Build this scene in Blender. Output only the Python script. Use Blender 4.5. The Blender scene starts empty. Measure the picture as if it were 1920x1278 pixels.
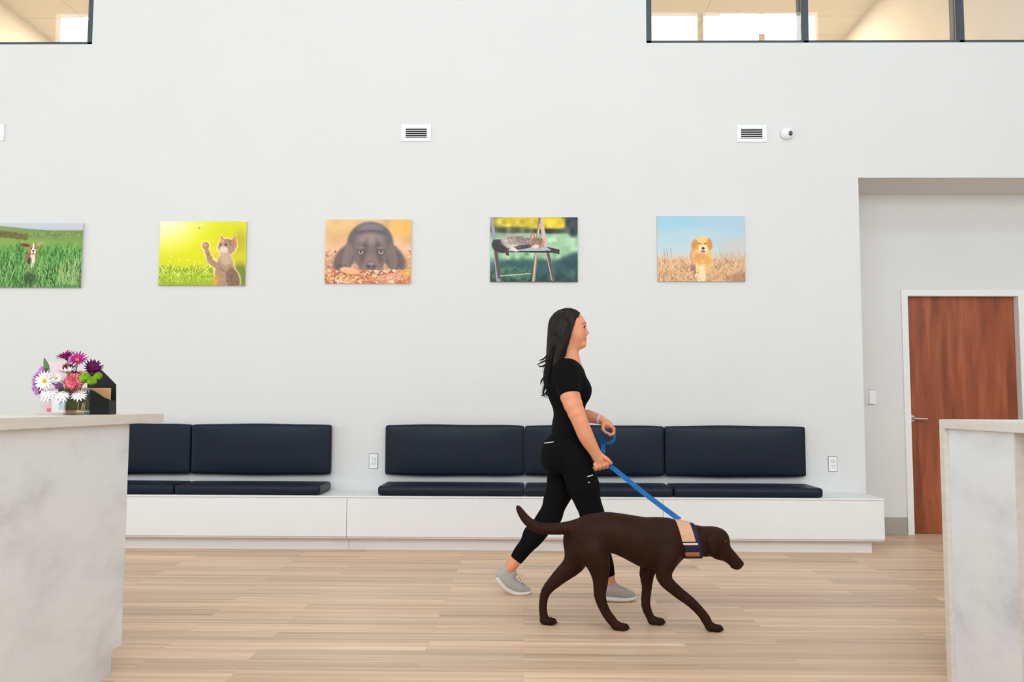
import bpy, bmesh, math, random
import numpy as np
from mathutils import Vector, Matrix

# ------------------------------------------------------------------ camera, world, light, exposure
S = bpy.context.scene
COL = S.collection
F_PX, CAM = 1604.0, np.array([0.0, -7.1, 1.14])
PITCH, YAW, ROLL = math.radians(4.17), -0.014, 0.0037
_f = np.array([math.sin(YAW)*math.cos(PITCH), math.cos(YAW)*math.cos(PITCH), math.sin(PITCH)])
_r = np.array([math.cos(YAW), -math.sin(YAW), 0.0]); _u = np.cross(_r, _f)
_r, _u = _r*math.cos(ROLL)+_u*math.sin(ROLL), -_r*math.sin(ROLL)+_u*math.cos(ROLL)
cam_d = bpy.data.cameras.new('camera'); cam_d.sensor_width = 36; cam_d.lens = F_PX/1920*36
cam_d.clip_start = 0.05; cam_d.clip_end = 100
cam = bpy.data.objects.new('camera', cam_d); COL.objects.link(cam); S.camera = cam
M = Matrix.Identity(4)
for i in range(3):
    M[i][0], M[i][1], M[i][2], M[i][3] = _r[i], _u[i], -_f[i], CAM[i]
cam.matrix_world = M

S.view_settings.view_transform = 'Standard'; S.view_settings.look = 'None'
S.view_settings.gamma = 1; S.view_settings.use_curve_mapping = False
S.view_settings.exposure = -0.55
S.cycles.use_denoising = True
S.cycles.max_bounces = 10; S.cycles.diffuse_bounces = 6; S.cycles.transparent_max_bounces = 16
S.cycles.sample_clamp_indirect = 8

W = bpy.data.worlds.new('sky'); S.world = W; W.use_nodes = True
bg = W.node_tree.nodes['Background']; bg.inputs[0].default_value = (0.88, 0.95, 1.0, 1); bg.inputs[1].default_value = 7.4
_g = W.node_tree.nodes.new('ShaderNodeTexCoord'); _x = W.node_tree.nodes.new('ShaderNodeSeparateXYZ'); _m = W.node_tree.nodes.new('ShaderNodeValToRGB')
W.node_tree.links.new(_g.outputs['Generated'], _x.inputs[0]); _k = W.node_tree.nodes.new('ShaderNodeMath'); _k.operation = 'MULTIPLY_ADD'; _k.inputs[1].default_value = 0.5; _k.inputs[2].default_value = 0.5
W.node_tree.links.new(_x.outputs[0], _k.inputs[0]); W.node_tree.links.new(_k.outputs[0], _m.inputs[0]); W.node_tree.links.new(_m.outputs[0], bg.inputs[0])
_m.color_ramp.elements[0].position = 0.08; _m.color_ramp.elements[0].color = (0.74, 0.90, 1.0, 1); _m.color_ramp.elements[1].position = 0.4; _m.color_ramp.elements[1].color = (0.89, 0.95, 1.0, 1)

def portal(loc, rot, sx, sy):
    l = bpy.data.lights.new('window_daylight', 'AREA'); l.shape = 'RECTANGLE'; l.size = sx; l.size_y = sy
    l.cycles.is_portal = True
    o = bpy.data.objects.new('window_daylight', l); o.location = loc; o.rotation_euler = rot; COL.objects.link(o)
REAR = -8.0; XL, XR, ZC = -9.6, 7.2, 8.9
portal((-1.65, REAR-0.16, 7.73), (math.radians(90), 0, 0), 14.0, 1.1)            # high strip window behind the camera
portal((0.6, REAR-0.16, 3.45), (math.radians(90), 0, 0), 11.6, 2.6)             # shopfront glazing behind the camera
portal((XL-0.16, -4.3, 2.6), (math.radians(90), 0, math.radians(-90)), 4.6, 3.2)  # glazing in the left wall


def lamp(loc, sx, sy, power, color, rot=(0, 0, 0)):
    l = bpy.data.lights.new('troffer_light', 'AREA'); l.shape = 'RECTANGLE'; l.size = sx; l.size_y = sy
    l.energy = power; l.color = color
    o = bpy.data.objects.new('troffer_light', l); o.location = loc; o.rotation_euler = rot; COL.objects.link(o)

def at(x, y, Y):
    d = _f + _r*(x-960)/F_PX + _u*(639-y)/F_PX
    return Vector(CAM + d*(Y-CAM[1])/d[1])

# ------------------------------------------------------------------ colour and material helpers
def lin(c):
    return tuple((v/255/12.92 if v/255 <= 0.04045 else ((v/255+0.055)/1.055)**2.4) for v in c)
def node(nt, t, **kw):
    n = nt.nodes.new(t)
    for k, v in kw.items(): setattr(n, k, v)
    return n
def mat(name, col, rough=0.5, spec=0.5, metal=0.0, var=0.0, vscale=6.0, bump=0.0, bscale=40.0, stretch=(1, 1, 1), col2=None, coat=0.0, sheen=0.0):
    m = bpy.data.materials.new(name); m.use_nodes = True; nt = m.node_tree
    b = nt.nodes['Principled BSDF']
    b.inputs['Roughness'].default_value = rough; b.inputs['Specular IOR Level'].default_value = spec
    b.inputs['Metallic'].default_value = metal; b.inputs['Coat Weight'].default_value = coat
    b.inputs['Sheen Weight'].default_value = sheen
    b.inputs['Base Color'].default_value = (*col, 1)
    tc = node(nt, 'ShaderNodeTexCoord'); mp = node(nt, 'ShaderNodeMapping'); mp.inputs['Scale'].default_value = stretch
    nt.links.new(tc.outputs['Object'], mp.inputs['Vector'])
    nz = node(nt, 'ShaderNodeTexNoise'); nz.inputs['Scale'].default_value = vscale; nz.inputs['Detail'].default_value = 5
    nt.links.new(mp.outputs[0], nz.inputs['Vector'])
    cr = node(nt, 'ShaderNodeValToRGB'); v = max(var, 0.01)
    c2 = col2 if col2 else tuple(min(1, c*(1+v)) for c in col)
    cr.color_ramp.elements[0].position = 0.3; cr.color_ramp.elements[1].position = 0.7
    cr.color_ramp.elements[0].color = (*(tuple(c*(1-v) for c in col) if not col2 else col), 1); cr.color_ramp.elements[1].color = (*c2, 1)
    nt.links.new(nz.outputs['Fac'], cr.inputs[0]); nt.links.new(cr.outputs[0], b.inputs['Base Color'])
    if bump:
        n2 = node(nt, 'ShaderNodeTexNoise'); n2.inputs['Scale'].default_value = bscale; n2.inputs['Detail'].default_value = 4
        nt.links.new(mp.outputs[0], n2.inputs['Vector'])
        bp = node(nt, 'ShaderNodeBump'); bp.inputs['Strength'].default_value = bump; bp.inputs['Distance'].default_value = 0.01
        nt.links.new(n2.outputs['Fac'], bp.inputs['Height']); nt.links.new(bp.outputs[0], b.inputs['Normal'])
    return m
def emis(name, col, s):
    m = bpy.data.materials.new(name); m.use_nodes = True; nt = m.node_tree; nt.nodes.clear()
    o = node(nt, 'ShaderNodeOutputMaterial'); e = node(nt, 'ShaderNodeEmission')
    e.inputs[0].default_value = (*col, 1); e.inputs[1].default_value = s; nt.links.new(e.outputs[0], o.inputs[0]); return m
def glass(name, tint=(1, 1, 1), f0=0.04):
    """clear sheet: transmits, and mirrors more at grazing angles (Schlick) from either side"""
    m = bpy.data.materials.new(name); m.use_nodes = True; nt = m.node_tree; nt.nodes.clear(); L = nt.links.new
    o = node(nt, 'ShaderNodeOutputMaterial'); t = node(nt, 'ShaderNodeBsdfTransparent'); t.inputs[0].default_value = (*tint, 1)
    g = node(nt, 'ShaderNodeBsdfGlossy'); g.inputs['Roughness'].default_value = 0.0
    ge = node(nt, 'ShaderNodeNewGeometry'); dt = node(nt, 'ShaderNodeVectorMath', operation='DOT_PRODUCT'); L(ge.outputs['Incoming'], dt.inputs[0]); L(ge.outputs['Normal'], dt.inputs[1])
    ab = node(nt, 'ShaderNodeMath', operation='ABSOLUTE'); L(dt.outputs['Value'], ab.inputs[0])
    om = node(nt, 'ShaderNodeMath', operation='SUBTRACT'); om.inputs[0].default_value = 1; L(ab.outputs[0], om.inputs[1])
    pw = node(nt, 'ShaderNodeMath', operation='POWER'); pw.inputs[1].default_value = 5; L(om.outputs[0], pw.inputs[0])
    ma = node(nt, 'ShaderNodeMath', operation='MULTIPLY_ADD'); ma.inputs[1].default_value = 1-f0; ma.inputs[2].default_value = f0; L(pw.outputs[0], ma.inputs[0])
    mx = node(nt, 'ShaderNodeMixShader')
    L(ma.outputs[0], mx.inputs[0]); L(t.outputs[0], mx.inputs[1]); L(g.outputs[0], mx.inputs[2]); L(mx.outputs[0], o.inputs[0]); return m

WALLC = (0.727, 0.722, 0.706)
m_wall = mat('painted_wall', WALLC, 0.75, 0.2, var=0.006, vscale=1.5, bump=0.03, bscale=180)
m_ceil = mat('ceiling_paint', (0.82, 0.82, 0.81), 0.9, 0.1)
m_trim = mat('white_trim', (0.82, 0.82, 0.80), 0.45, 0.4)
m_white = mat('white_laminate', (0.81, 0.80, 0.79), 0.35, 0.4, var=0.004)
m_plate = mat('white_plastic', (0.86, 0.86, 0.86), 0.35, 0.5)
m_base = mat('grey_vinyl_base', lin((168, 160, 152)), 0.55, 0.3)
m_frame = mat('slate_aluminium', lin((62, 74, 82)), 0.45, 0.5)
m_warmwall = mat('upper_room_paint', (0.80, 0.78, 0.74), 0.8, 0.2)
m_dark = mat('dark_void', (0.01, 0.01, 0.01), 0.8, 0.1)
m_vinyl = mat('navy_vinyl', (0.0070, 0.0125, 0.0250), 0.40, 0.22, var=0.06, vscale=3, bump=0.10, bscale=9)
m_steel = mat('brushed_nickel', (0.62, 0.60, 0.57), 0.3, metal=1.0)
m_skin = mat('skin', lin((226, 150, 112)), 0.5, 0.35, var=0.05, vscale=14)
m_lip = mat('lip', lin((214, 128, 108)), 0.45, 0.35)
m_hair = mat('dark_hair', (0.010, 0.006, 0.0045), 0.5, 0.22, var=0.4, vscale=60, stretch=(1, 1, 0.15), bump=0.3, bscale=90)
m_black = mat('black_scrub_fabric', (0.0040, 0.0040, 0.0042), 0.9, 0.10, var=0.15, vscale=9, bump=0.2, bscale=14)
m_coat = mat('chocolate_coat', lin((46, 23, 12)), 0.6, 0.12, var=0.22, vscale=9, bump=0.25, bscale=70)
m_nose = mat('dog_nose', lin((34, 22, 18)), 0.35, 0.5)
m_navyweb = mat('navy_webbing', lin((32, 34, 54)), 0.7, 0.3, bump=0.2, bscale=200)
m_tan = mat('peach_woven_strap', lin((214, 168, 132)), 0.7, 0.2, var=0.10, vscale=130, bump=0.2, bscale=200)
m_pale = mat('pale_strap', lin((226, 200, 190)), 0.7, 0.2)
m_leash = mat('blue_webbing', lin((0, 98, 165)), 0.55, 0.4, bump=0.2, bscale=300)
m_shoe = mat('grey_knit', lin((178, 172, 168)), 0.8, 0.2, var=0.08, vscale=120, bump=0.3, bscale=220)
m_sole = mat('white_rubber', lin((225, 218, 208)), 0.6, 0.3)
m_pinklogo = mat('pink_stitching', lin((214, 150, 146)), 0.7, 0.2)
m_lace = mat('grey_lace', lin((140, 134, 130)), 0.8, 0.2)
m_band = mat('pink_wristband', lin((225, 190, 200)), 0.5, 0.4)
m_glass = glass('clear_glass', (0.99, 0.99, 0.98), 0.025)
m_pane = glass('window_glass', (1, 1, 1), 0.10)

def concrete():
    m = bpy.data.materials.new('concrete_laminate'); m.use_nodes = True; nt = m.node_tree; b = nt.nodes['Principled BSDF']
    b.inputs['Roughness'].default_value = 0.5; b.inputs['Specular IOR Level'].default_value = 0.3
    tc = node(nt, 'ShaderNodeTexCoord'); mp = node(nt, 'ShaderNodeMapping'); mp.inputs['Scale'].default_value = (1, 0.8, 1.5); mp.inputs['Rotation'].default_value = (0.55, 0, 0)
    nt.links.new(tc.outputs['Object'], mp.inputs['Vector'])
    n1 = node(nt, 'ShaderNodeTexNoise'); n1.inputs['Scale'].default_value = 3.0; n1.inputs['Detail'].default_value = 9; n1.inputs['Roughness'].default_value = 0.55; n1.inputs['Distortion'].default_value = 0.1
    nt.links.new(mp.outputs[0], n1.inputs['Vector'])
    cr = node(nt, 'ShaderNodeValToRGB'); e = cr.color_ramp.elements
    e[0].position = 0.28; e[0].color = (0.56, 0.565, 0.57, 1); e[1].position = 0.56; e[1].color = (0.82, 0.83, 0.84, 1)
    x = e.new(0.42); x.color = (0.75, 0.755, 0.765, 1)
    nt.links.new(n1.outputs['Fac'], cr.inputs[0]); nt.links.new(cr.outputs[0], b.inputs['Base Color']); return m
m_conc = concrete()
def woodlike(name, c1, c2, c3, scale, stretch, rough, detail=8, coord='Object', spec=0.4):
    m = bpy.data.materials.new(name); m.use_nodes = True; nt = m.node_tree; b = nt.nodes['Principled BSDF']
    b.inputs['Roughness'].default_value = rough; b.inputs['Specular IOR Level'].default_value = spec
    tc = node(nt, 'ShaderNodeTexCoord'); mp = node(nt, 'ShaderNodeMapping'); mp.inputs['Scale'].default_value = stretch
    nt.links.new(tc.outputs[coord], mp.inputs['Vector'])
    n1 = node(nt, 'ShaderNodeTexNoise'); n1.inputs['Scale'].default_value = scale; n1.inputs['Detail'].default_value = detail; n1.inputs['Distortion'].default_value = 0.6
    nt.links.new(mp.outputs[0], n1.inputs['Vector'])
    cr = node(nt, 'ShaderNodeValToRGB'); e = cr.color_ramp.elements
    e[0].position = 0.28; e[0].color = (*c1, 1); e[1].position = 0.72; e[1].color = (*c3, 1); x = e.new(0.5); x.color = (*c2, 1)
    nt.links.new(n1.outputs['Fac'], cr.inputs[0]); nt.links.new(cr.outputs[0], b.inputs['Base Color']); return m
m_door = woodlike('cherry_veneer', lin((118, 58, 32)), lin((150, 76, 44)), lin((176, 98, 60)), 2.2, (5.5, 5.5, 0.55), 0.42)
m_slab = woodlike('pale_oak_laminate', lin((216, 207, 197)), lin((224, 216, 207)), lin((229, 222, 214)), 5, (3, 0.5, 6), 0.45)

def floor_mat():
    m = bpy.data.materials.new('oak_plank_floor'); m.use_nodes = True; nt = m.node_tree; b = nt.nodes['Principled BSDF']
    L = nt.links.new
    b.inputs['Roughness'].default_value = 0.42; b.inputs['Specular IOR Level'].default_value = 0.35
    tc = node(nt, 'ShaderNodeTexCoord')
    br = node(nt, 'ShaderNodeTexBrick'); br.offset = 0.37; br.offset_frequency = 2; br.squash = 1.0
    br.inputs['Scale'].default_value = 1; br.inputs['Brick Width'].default_value = 1.22; br.inputs['Row Height'].default_value = 0.153
    br.inputs['Mortar Size'].default_value = 0.0009; br.inputs['Mortar Smooth'].default_value = 0.2; br.inputs['Bias'].default_value = 0
    br.inputs['Color1'].default_value = (0, 0, 0, 1); br.inputs['Color2'].default_value = (1, 1, 1, 1); br.inputs['Mortar'].default_value = (0.3, 0.3, 0.3, 1)
    L(tc.outputs['Object'], br.inputs['Vector'])
    # offset the streaks of each plank by its own random tone
    sep = node(nt, 'ShaderNodeSeparateXYZ'); L(tc.outputs['Object'], sep.inputs[0])
    mul = node(nt, 'ShaderNodeMath', operation='MULTIPLY'); mul.inputs[1].default_value = 7.3; L(br.outputs['Color'], mul.inputs[0])
    cmb = node(nt, 'ShaderNodeCombineXYZ'); mx_ = node(nt, 'ShaderNodeMath', operation='MULTIPLY'); mx_.inputs[1].default_value = 0.35
    my_ = node(nt, 'ShaderNodeMath', operation='MULTIPLY'); my_.inputs[1].default_value = 16.0
    L(sep.outputs[0], mx_.inputs[0]); L(sep.outputs[1], my_.inputs[0]); L(mx_.outputs[0], cmb.inputs[0]); L(my_.outputs[0], cmb.inputs[1]); L(mul.outputs[0], cmb.inputs[2])
    n1 = node(nt, 'ShaderNodeTexNoise'); n1.inputs['Scale'].default_value = 1.6; n1.inputs['Detail'].default_value = 5; n1.inputs['Roughness'].default_value = 0.55
    L(cmb.outputs[0], n1.inputs['Vector'])
    cr = node(nt, 'ShaderNodeValToRGB'); e = cr.color_ramp.elements
    e[0].position = 0.30; e[0].color = (*FC[0], 1); e[1].position = 0.70; e[1].color = (*FC[2], 1); x = e.new(0.5); x.color = (*FC[1], 1)
    L(n1.outputs['Fac'], cr.inputs[0])
    mr = node(nt, 'ShaderNodeMapRange'); mr.inputs[3].default_value = 0.83; mr.inputs[4].default_value = 1.10; L(br.outputs['Color'], mr.inputs[0])
    mixc = node(nt, 'ShaderNodeVectorMath', operation='SCALE'); L(cr.outputs[0], mixc.inputs[0]); L(mr.outputs[0], mixc.inputs['Scale'])
    md = node(nt, 'ShaderNodeMapRange'); md.inputs[3].default_value = 1; md.inputs[4].default_value = 0.8; L(br.outputs['Fac'], md.inputs[0])
    mz = node(nt, 'ShaderNodeVectorMath', operation='SCALE'); L(mixc.outputs[0], mz.inputs[0]); L(md.outputs[0], mz.inputs['Scale'])
    L(mz.outputs[0], b.inputs['Base Color']); return m
FC = [lin((198, 164, 134)), lin((222, 188, 157)), lin((240, 209, 178))]
m_floor = floor_mat()

def tile_ceiling_mat():
    m = bpy.data.materials.new('acoustic_tile_ceiling'); m.use_nodes = True; nt = m.node_tree; b = nt.nodes['Principled BSDF']
    b.inputs['Roughness'].default_value = 0.9
    tc = node(nt, 'ShaderNodeTexCoord'); br = node(nt, 'ShaderNodeTexBrick'); br.offset = 0
    br.inputs['Scale'].default_value = 1; br.inputs['Brick Width'].default_value = 1.22; br.inputs['Row Height'].default_value = 0.61
    br.inputs['Mortar Size'].default_value = 0.008; br.inputs['Color1'].default_value = (0.66, 0.62, 0.56, 1); br.inputs['Color2'].default_value = (0.67, 0.63, 0.57, 1)
    br.inputs['Mortar'].default_value = (0.50, 0.45, 0.38, 1)
    nt.links.new(tc.outputs['Object'], br.inputs['Vector']); nt.links.new(br.outputs['Color'], b.inputs['Base Color']); return m
m_tile = tile_ceiling_mat()

# ------------------------------------------------------------------ mesh helpers
def add_box(bm, x0, y0, z0, x1, y1, z1, bev=0.0, seg=2):
    b2 = bmesh.new(); bmesh.ops.create_cube(b2, size=1)
    for v in b2.verts:
        v.co = Vector(((x0+x1)/2+v.co.x*(x1-x0), (y0+y1)/2+v.co.y*(y1-y0), (z0+z1)/2+v.co.z*(z1-z0)))
    if bev: bmesh.ops.bevel(b2, geom=b2.edges[:], offset=bev, segments=seg, affect='EDGES')
    merge(bm, b2)
def merge(bm, b2):
    me = bpy.data.meshes.new('tmp'); b2.to_mesh(me); b2.free(); bm.from_mesh(me); bpy.data.meshes.remove(me)
def box(x0, y0, z0, x1, y1, z1, bev=0.0, seg=2):
    bm = bmesh.new(); add_box(bm, x0, y0, z0, x1, y1, z1, bev, seg); return bm
def obj(name, bm, m, parent=None, smooth=False):
    me = bpy.data.meshes.new(name)
    if isinstance(bm, bmesh.types.BMesh): bm.to_mesh(me); bm.free()
    else: me.from_pydata(bm[0], [], bm[1])
    for x in (m if isinstance(m, (list, tuple)) else [m]): me.materials.append(x)
    if smooth: me.polygons.foreach_set('use_smooth', [True]*len(me.polygons))
    o = bpy.data.objects.new(name, me); COL.objects.link(o)
    if parent:
        o.parent = parent; o.matrix_parent_inverse = Matrix.Translation(-parent.location)
    return o
def sm(o, ang=40):
    me = o.data; me.polygons.foreach_set('use_smooth', [True]*len(me.polygons)); me.set_sharp_from_angle(angle=math.radians(ang)); return o
def thing(name, label, cat, loc=(0, 0, 0), group=None):
    o = bpy.data.objects.new(name, None); COL.objects.link(o); o.location = loc; o.empty_display_size = 0.1
    return tag(o, label, cat, group)
def tag(o, label, cat, group=None, kind=None):
    o['label'] = label; o['category'] = cat
    if group: o['group'] = group
    if kind: o['kind'] = kind
    return o
def struct(o): o['kind'] = 'structure'; return o
def copy_thing(o, dloc, parent=None):
    c = o.copy(); COL.objects.link(c)
    if parent is None: c.location = Vector(o.location)+Vector(dloc)
    else: c.parent = parent; c.matrix_parent_inverse = o.matrix_parent_inverse.copy()
    for ch in o.children: copy_thing(ch, (0, 0, 0), c)
    return c
def tube(pts, rad, seg=10, close=True):
    """round tube through points; rad a number or list"""
    pts = [Vector(p) for p in pts]; n = len(pts); rad = rad if isinstance(rad, (list, tuple)) else [rad]*n
    vs, fs = [], []; up = Vector((0.13, 0.31, 0.94))
    prev = None
    for i, p in enumerate(pts):
        t = (pts[min(i+1, n-1)]-pts[max(i-1, 0)]).normalized()
        a = (prev - t*prev.dot(t)) if prev else t.cross(up)
        if a.length < 1e-6: a = t.orthogonal()
        a.normalize(); prev = a; b = t.cross(a)
        for k in range(seg):
            th = 2*math.pi*k/seg; vs.append(p+(a*math.cos(th)+b*math.sin(th))*rad[i])
    for i in range(n-1):
        for k in range(seg):
            fs.append((i*seg+k, i*seg+(k+1) % seg, (i+1)*seg+(k+1) % seg, (i+1)*seg+k))
    if close:
        fs.append(tuple(range(seg))[::-1]); fs.append(tuple((n-1)*seg+k for k in range(seg)))
    return vs, fs
def join(lst):
    vs, fs = [], []
    for v, f in lst:
        o = len(vs); vs += [tuple(x) for x in v]; fs += [tuple(i+o for i in q) for q in f]
    return vs, fs
def spline(pts, n):
    """Catmull-Rom through points"""
    P = [np.array(p, float) for p in pts]; P = [2*P[0]-P[1]]+P+[2*P[-1]-P[-2]]; out = []
    m = len(P)-3
    for i in range(n):
        s = i/(n-1)*m; k = min(int(s), m-1); t = s-k; a, b, c, d = P[k:k+4]
        out.append(0.5*((2*b)+(-a+c)*t+(2*a-5*b+4*c-d)*t*t+(-a+3*b-3*c+d)*t**3))
    return out
def prism(poly, y0, y1, axis='y'):
    """extrude polygon given in (x,z) from y0 to y1"""
    bm = bmesh.new(); a = [bm.verts.new((x, y0, z)) for x, z in poly]; b = [bm.verts.new((x, y1, z)) for x, z in poly]
    n = len(poly); bm.faces.new(a); bm.faces.new(b[::-1])
    for i in range(n): bm.faces.new((a[i], b[i], b[(i+1) % n], a[(i+1) % n]))
    bmesh.ops.recalc_face_normals(bm, faces=bm.faces); return bm
def puffbox(cx, cy, cz, sx, sy, sz, r, bulge, thick_axis, res=0.02, sag=0.0):
    """upholstered cushion: rounded box whose big face swells"""
    hs = [sx/2, sy/2, sz/2]; n = [max(4, int(s/res)) for s in (sx, sy, sz)]
    bm = bmesh.new(); vmap = {}
    def V(i, j, k):
        key = (i, j, k)
        if key not in vmap:
            p = [-hs[a]+2*hs[a]*key[a]/n[a] for a in range(3)]
            q = [max(-(hs[a]-r), min(hs[a]-r, p[a])) for a in range(3)]
            d = Vector(p)-Vector(q); 
            if d.length > 1e-9: d = d.normalized()*r
            v = Vector(q)+d
            t = thick_axis; o = [a for a in range(3) if a != t]
            w = 1.0
            for a in o: w *= (1-abs(v[a]/hs[a])**3)
            v[t] += bulge*w*(1 if v[t] > 0 else -1)*abs(v[t])/hs[t]
            # the long edges swell a little between the corners
            la = o[0] if hs[o[0]] > hs[o[1]] else o[1]; sa = o[1] if la == o[0] else o[0]
            v[sa] += sag*(1-abs(v[la]/hs[la])**4)*v[sa]/hs[sa]*(1+0.25*math.sin(v[la]*9+cx*5))
            vmap[key] = bm.verts.new((cx+v[0], cy+v[1], cz+v[2]))
        return vmap[key]
    for a in range(3):
        b, c = (a+1) % 3, (a+2) % 3
        for side in (0, n[a]):
            for i in range(n[b]):
                for j in range(n[c]):
                    q = []
                    for di, dj in ((0, 0), (1, 0), (1, 1), (0, 1)):
                        key = [0, 0, 0]; key[a] = side; key[b] = i+di; key[c] = j+dj; q.append(V(*key))
                    if side == 0: q = q[::-1]
                    bm.faces.new(q)
    return bm

# ------------------------------------------------------------------ sculpting field -> mesh
class Field:
    def __init__(s, lo, hi, h):
        s.h = h; s.lo = np.array(lo, float); s.n = np.ceil((np.array(hi)-s.lo)/h).astype(int)+1
        s.f = np.ones(tuple(s.n), np.float32)
        s.ax = [s.lo[i]+h*np.arange(s.n[i]) for i in range(3)]
    def _win(s, lo, hi):
        i0 = np.maximum(0, np.floor((lo-s.lo)/s.h).astype(int)); i1 = np.minimum(s.n, np.ceil((hi-s.lo)/s.h).astype(int)+1)
        sl = tuple(slice(a, b) for a, b in zip(i0, i1))
        X = s.ax[0][sl[0]][:, None, None]; Y = s.ax[1][sl[1]][None, :, None]; Z = s.ax[2][sl[2]][None, None, :]
        return sl, X, Y, Z
    def put(s, sl, d, k, mode='add'):
        f = s.f[sl]; d = d.astype(np.float32)
        if mode == 'add':
            if k > 0:
                hh = np.maximum(k-np.abs(f-d), 0)/k; s.f[sl] = np.minimum(f, d)-hh*hh*k/4
            else: s.f[sl] = np.minimum(f, d)
        else:
            d = -d
            if k > 0:
                hh = np.maximum(k-np.abs(f-d), 0)/k; s.f[sl] = np.maximum(f, d)+hh*hh*k/4
            else: s.f[sl] = np.maximum(f, d)
    def cone(s, a, b, ra, rb, k=0.02, mode='add', sy=1.0):
        """tapered capsule; sy widens it along y about its axis"""
        a = np.array(a, float); b = np.array(b, float); m = max(ra, rb)+k+3*s.h
        mv = np.array([m, m*sy, m]); sl, X, Y, Z = s._win(np.minimum(a, b)-mv, np.maximum(a, b)+mv)
        if 0 in [q.stop-q.start if q.stop > q.start else 0 for q in sl]: return s
        ba = b-a; L2 = max(ba@ba, 1e-9)
        px, py, pz = X-a[0], Y-a[1], Z-a[2]
        t = np.clip((px*ba[0]+py*ba[1]+pz*ba[2])/L2, 0, 1)
        d = np.sqrt((px-t*ba[0])**2+((py-t*ba[1])/sy)**2+(pz-t*ba[2])**2)-(ra+(rb-ra)*t)
        s.put(sl, d, k, mode); return s
    def chain(s, pts, rads, k=0.02, sy=1.0):
        if len(pts) > 2 and max(rads) > 0.012:
            q = spline([np.append(a, b) for a, b in zip(pts, rads)], (len(pts)-1)*3+1); pts = [a[:3] for a in q]; rads = [a[3] for a in q]; k = k*0.6
        for i in range(len(pts)-1): s.cone(pts[i], pts[i+1], rads[i], rads[i+1], k, sy=sy)
        return s
    def ell(s, c, r, k=0.02, tilt=0.0, mode='add', yaw=0.0):
        """ellipsoid; tilt turns it in the x-z plane"""
        c = np.array(c, float); m = max(r)+k+3*s.h; sl, X, Y, Z = s._win(c-m, c+m)
        if 0 in [q.stop-q.start if q.stop > q.start else 0 for q in sl]: return s
        x, y, z = X-c[0], Y-c[1], Z-c[2]; ct, st = math.cos(tilt), math.sin(tilt); cy_, sy_ = math.cos(yaw), math.sin(yaw)
        x, y = x*cy_+y*sy_, -x*sy_+y*cy_
        x, z = x*ct+z*st, -x*st+z*ct
        q = np.sqrt((x/r[0])**2+(y/r[1])**2+(z/r[2])**2)+1e-9; q2 = np.sqrt((x/r[0]**2)**2+(y/r[1]**2)**2+(z/r[2]**2)**2)+1e-9
        s.put(sl, q*(q-1)/q2, k, mode); return s
    def cut(s, p, n):
        """keep only the side of the plane that n points away from"""
        n = np.array(n, float); n /= np.linalg.norm(n)
        d = (s.ax[0][:, None, None]-p[0])*n[0]+(s.ax[1][None, :, None]-p[1])*n[1]+(s.ax[2][None, None, :]-p[2])*n[2]
        s.f = np.maximum(s.f, d.astype(np.float32)); return s
    def ripple(s, fn):
        X, Y, Z = s.ax[0][:, None, None], s.ax[1][None, :, None], s.ax[2][None, None, :]
        s.f = (s.f+fn(X, Y, Z)).astype(np.float32); return s
    def mesh(s, name, m, parent=None, slots=None):
        f = s.f; ins = f < 0; nx, ny, nz = f.shape
        cnt = np.zeros((nx-1, ny-1, nz-1), np.int8)
        for i in (0, 1):
            for j in (0, 1):
                for k in (0, 1): cnt += ins[i:nx-1+i, j:ny-1+j, k:nz-1+k]
        cells = np.argwhere((cnt > 0) & (cnt < 8)); idm = -np.ones(cnt.shape, np.int32); idm[tuple(cells.T)] = np.arange(len(cells))
        pos = np.zeros((len(cells), 3)); num = np.zeros(len(cells))
        C = [(i, j, k) for i in (0, 1) for j in (0, 1) for k in (0, 1)]
        for a in C:
            for b in C:
                if sum(abs(p-q) for p, q in zip(a, b)) != 1 or a > b: continue
                fa = f[tuple((cells+a).T)]; fb = f[tuple((cells+b).T)]; ch = (fa < 0) != (fb < 0)
                t = np.where(ch, fa/np.where(ch, fa-fb, 1), 0)
                pos += np.where(ch[:, None], np.array(a)+t[:, None]*(np.array(b)-np.array(a)), 0); num += ch
        pos = s.lo+(cells+pos/num[:, None])*s.h
        quads = []
        for ax in range(3):
            A = [slice(None)]*3; B = [slice(None)]*3; A[ax] = slice(0, -1); B[ax] = slice(1, None)
            e = np.argwhere(ins[tuple(A)] != ins[tuple(B)])
            o1, o2 = [i for i in range(3) if i != ax]
            e = e[(e[:, o1] > 0) & (e[:, o2] > 0) & (e[:, o1] < f.shape[o1]-1) & (e[:, o2] < f.shape[o2]-1)]
            d1 = np.zeros(3, int); d1[o1] = 1; d2 = np.zeros(3, int); d2[o2] = 1
            q = np.stack([idm[tuple((e-d1-d2).T)], idm[tuple((e-d2).T)], idm[tuple(e.T)], idm[tuple((e-d1).T)]], 1)
            flip = ins[tuple(e.T)] if ax != 1 else ~ins[tuple(e.T)]
            q = np.where(flip[:, None], q, q[:, ::-1]); quads.append(q)
        q = np.concatenate(quads)
        me = bpy.data.meshes.new(name)
        me.vertices.add(len(pos)); me.vertices.foreach_set('co', pos.astype(np.float32).ravel())
        me.loops.add(q.size); me.loops.foreach_set('vertex_index', q.astype(np.int32).ravel())
        me.polygons.add(len(q)); me.polygons.foreach_set('loop_start', np.arange(0, q.size, 4, dtype=np.int32))
        me.polygons.foreach_set('use_smooth', np.ones(len(q), bool))
        for x in (m if isinstance(m, (list, tuple)) else [m]): me.materials.append(x)
        if slots is not None:
            me.polygons.foreach_set('material_index', slots(pos[q].mean(1)).astype(np.int32))
        me.update(calc_edges=True); me.validate()
        o = bpy.data.objects.new(name, me); COL.objects.link(o)
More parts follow.
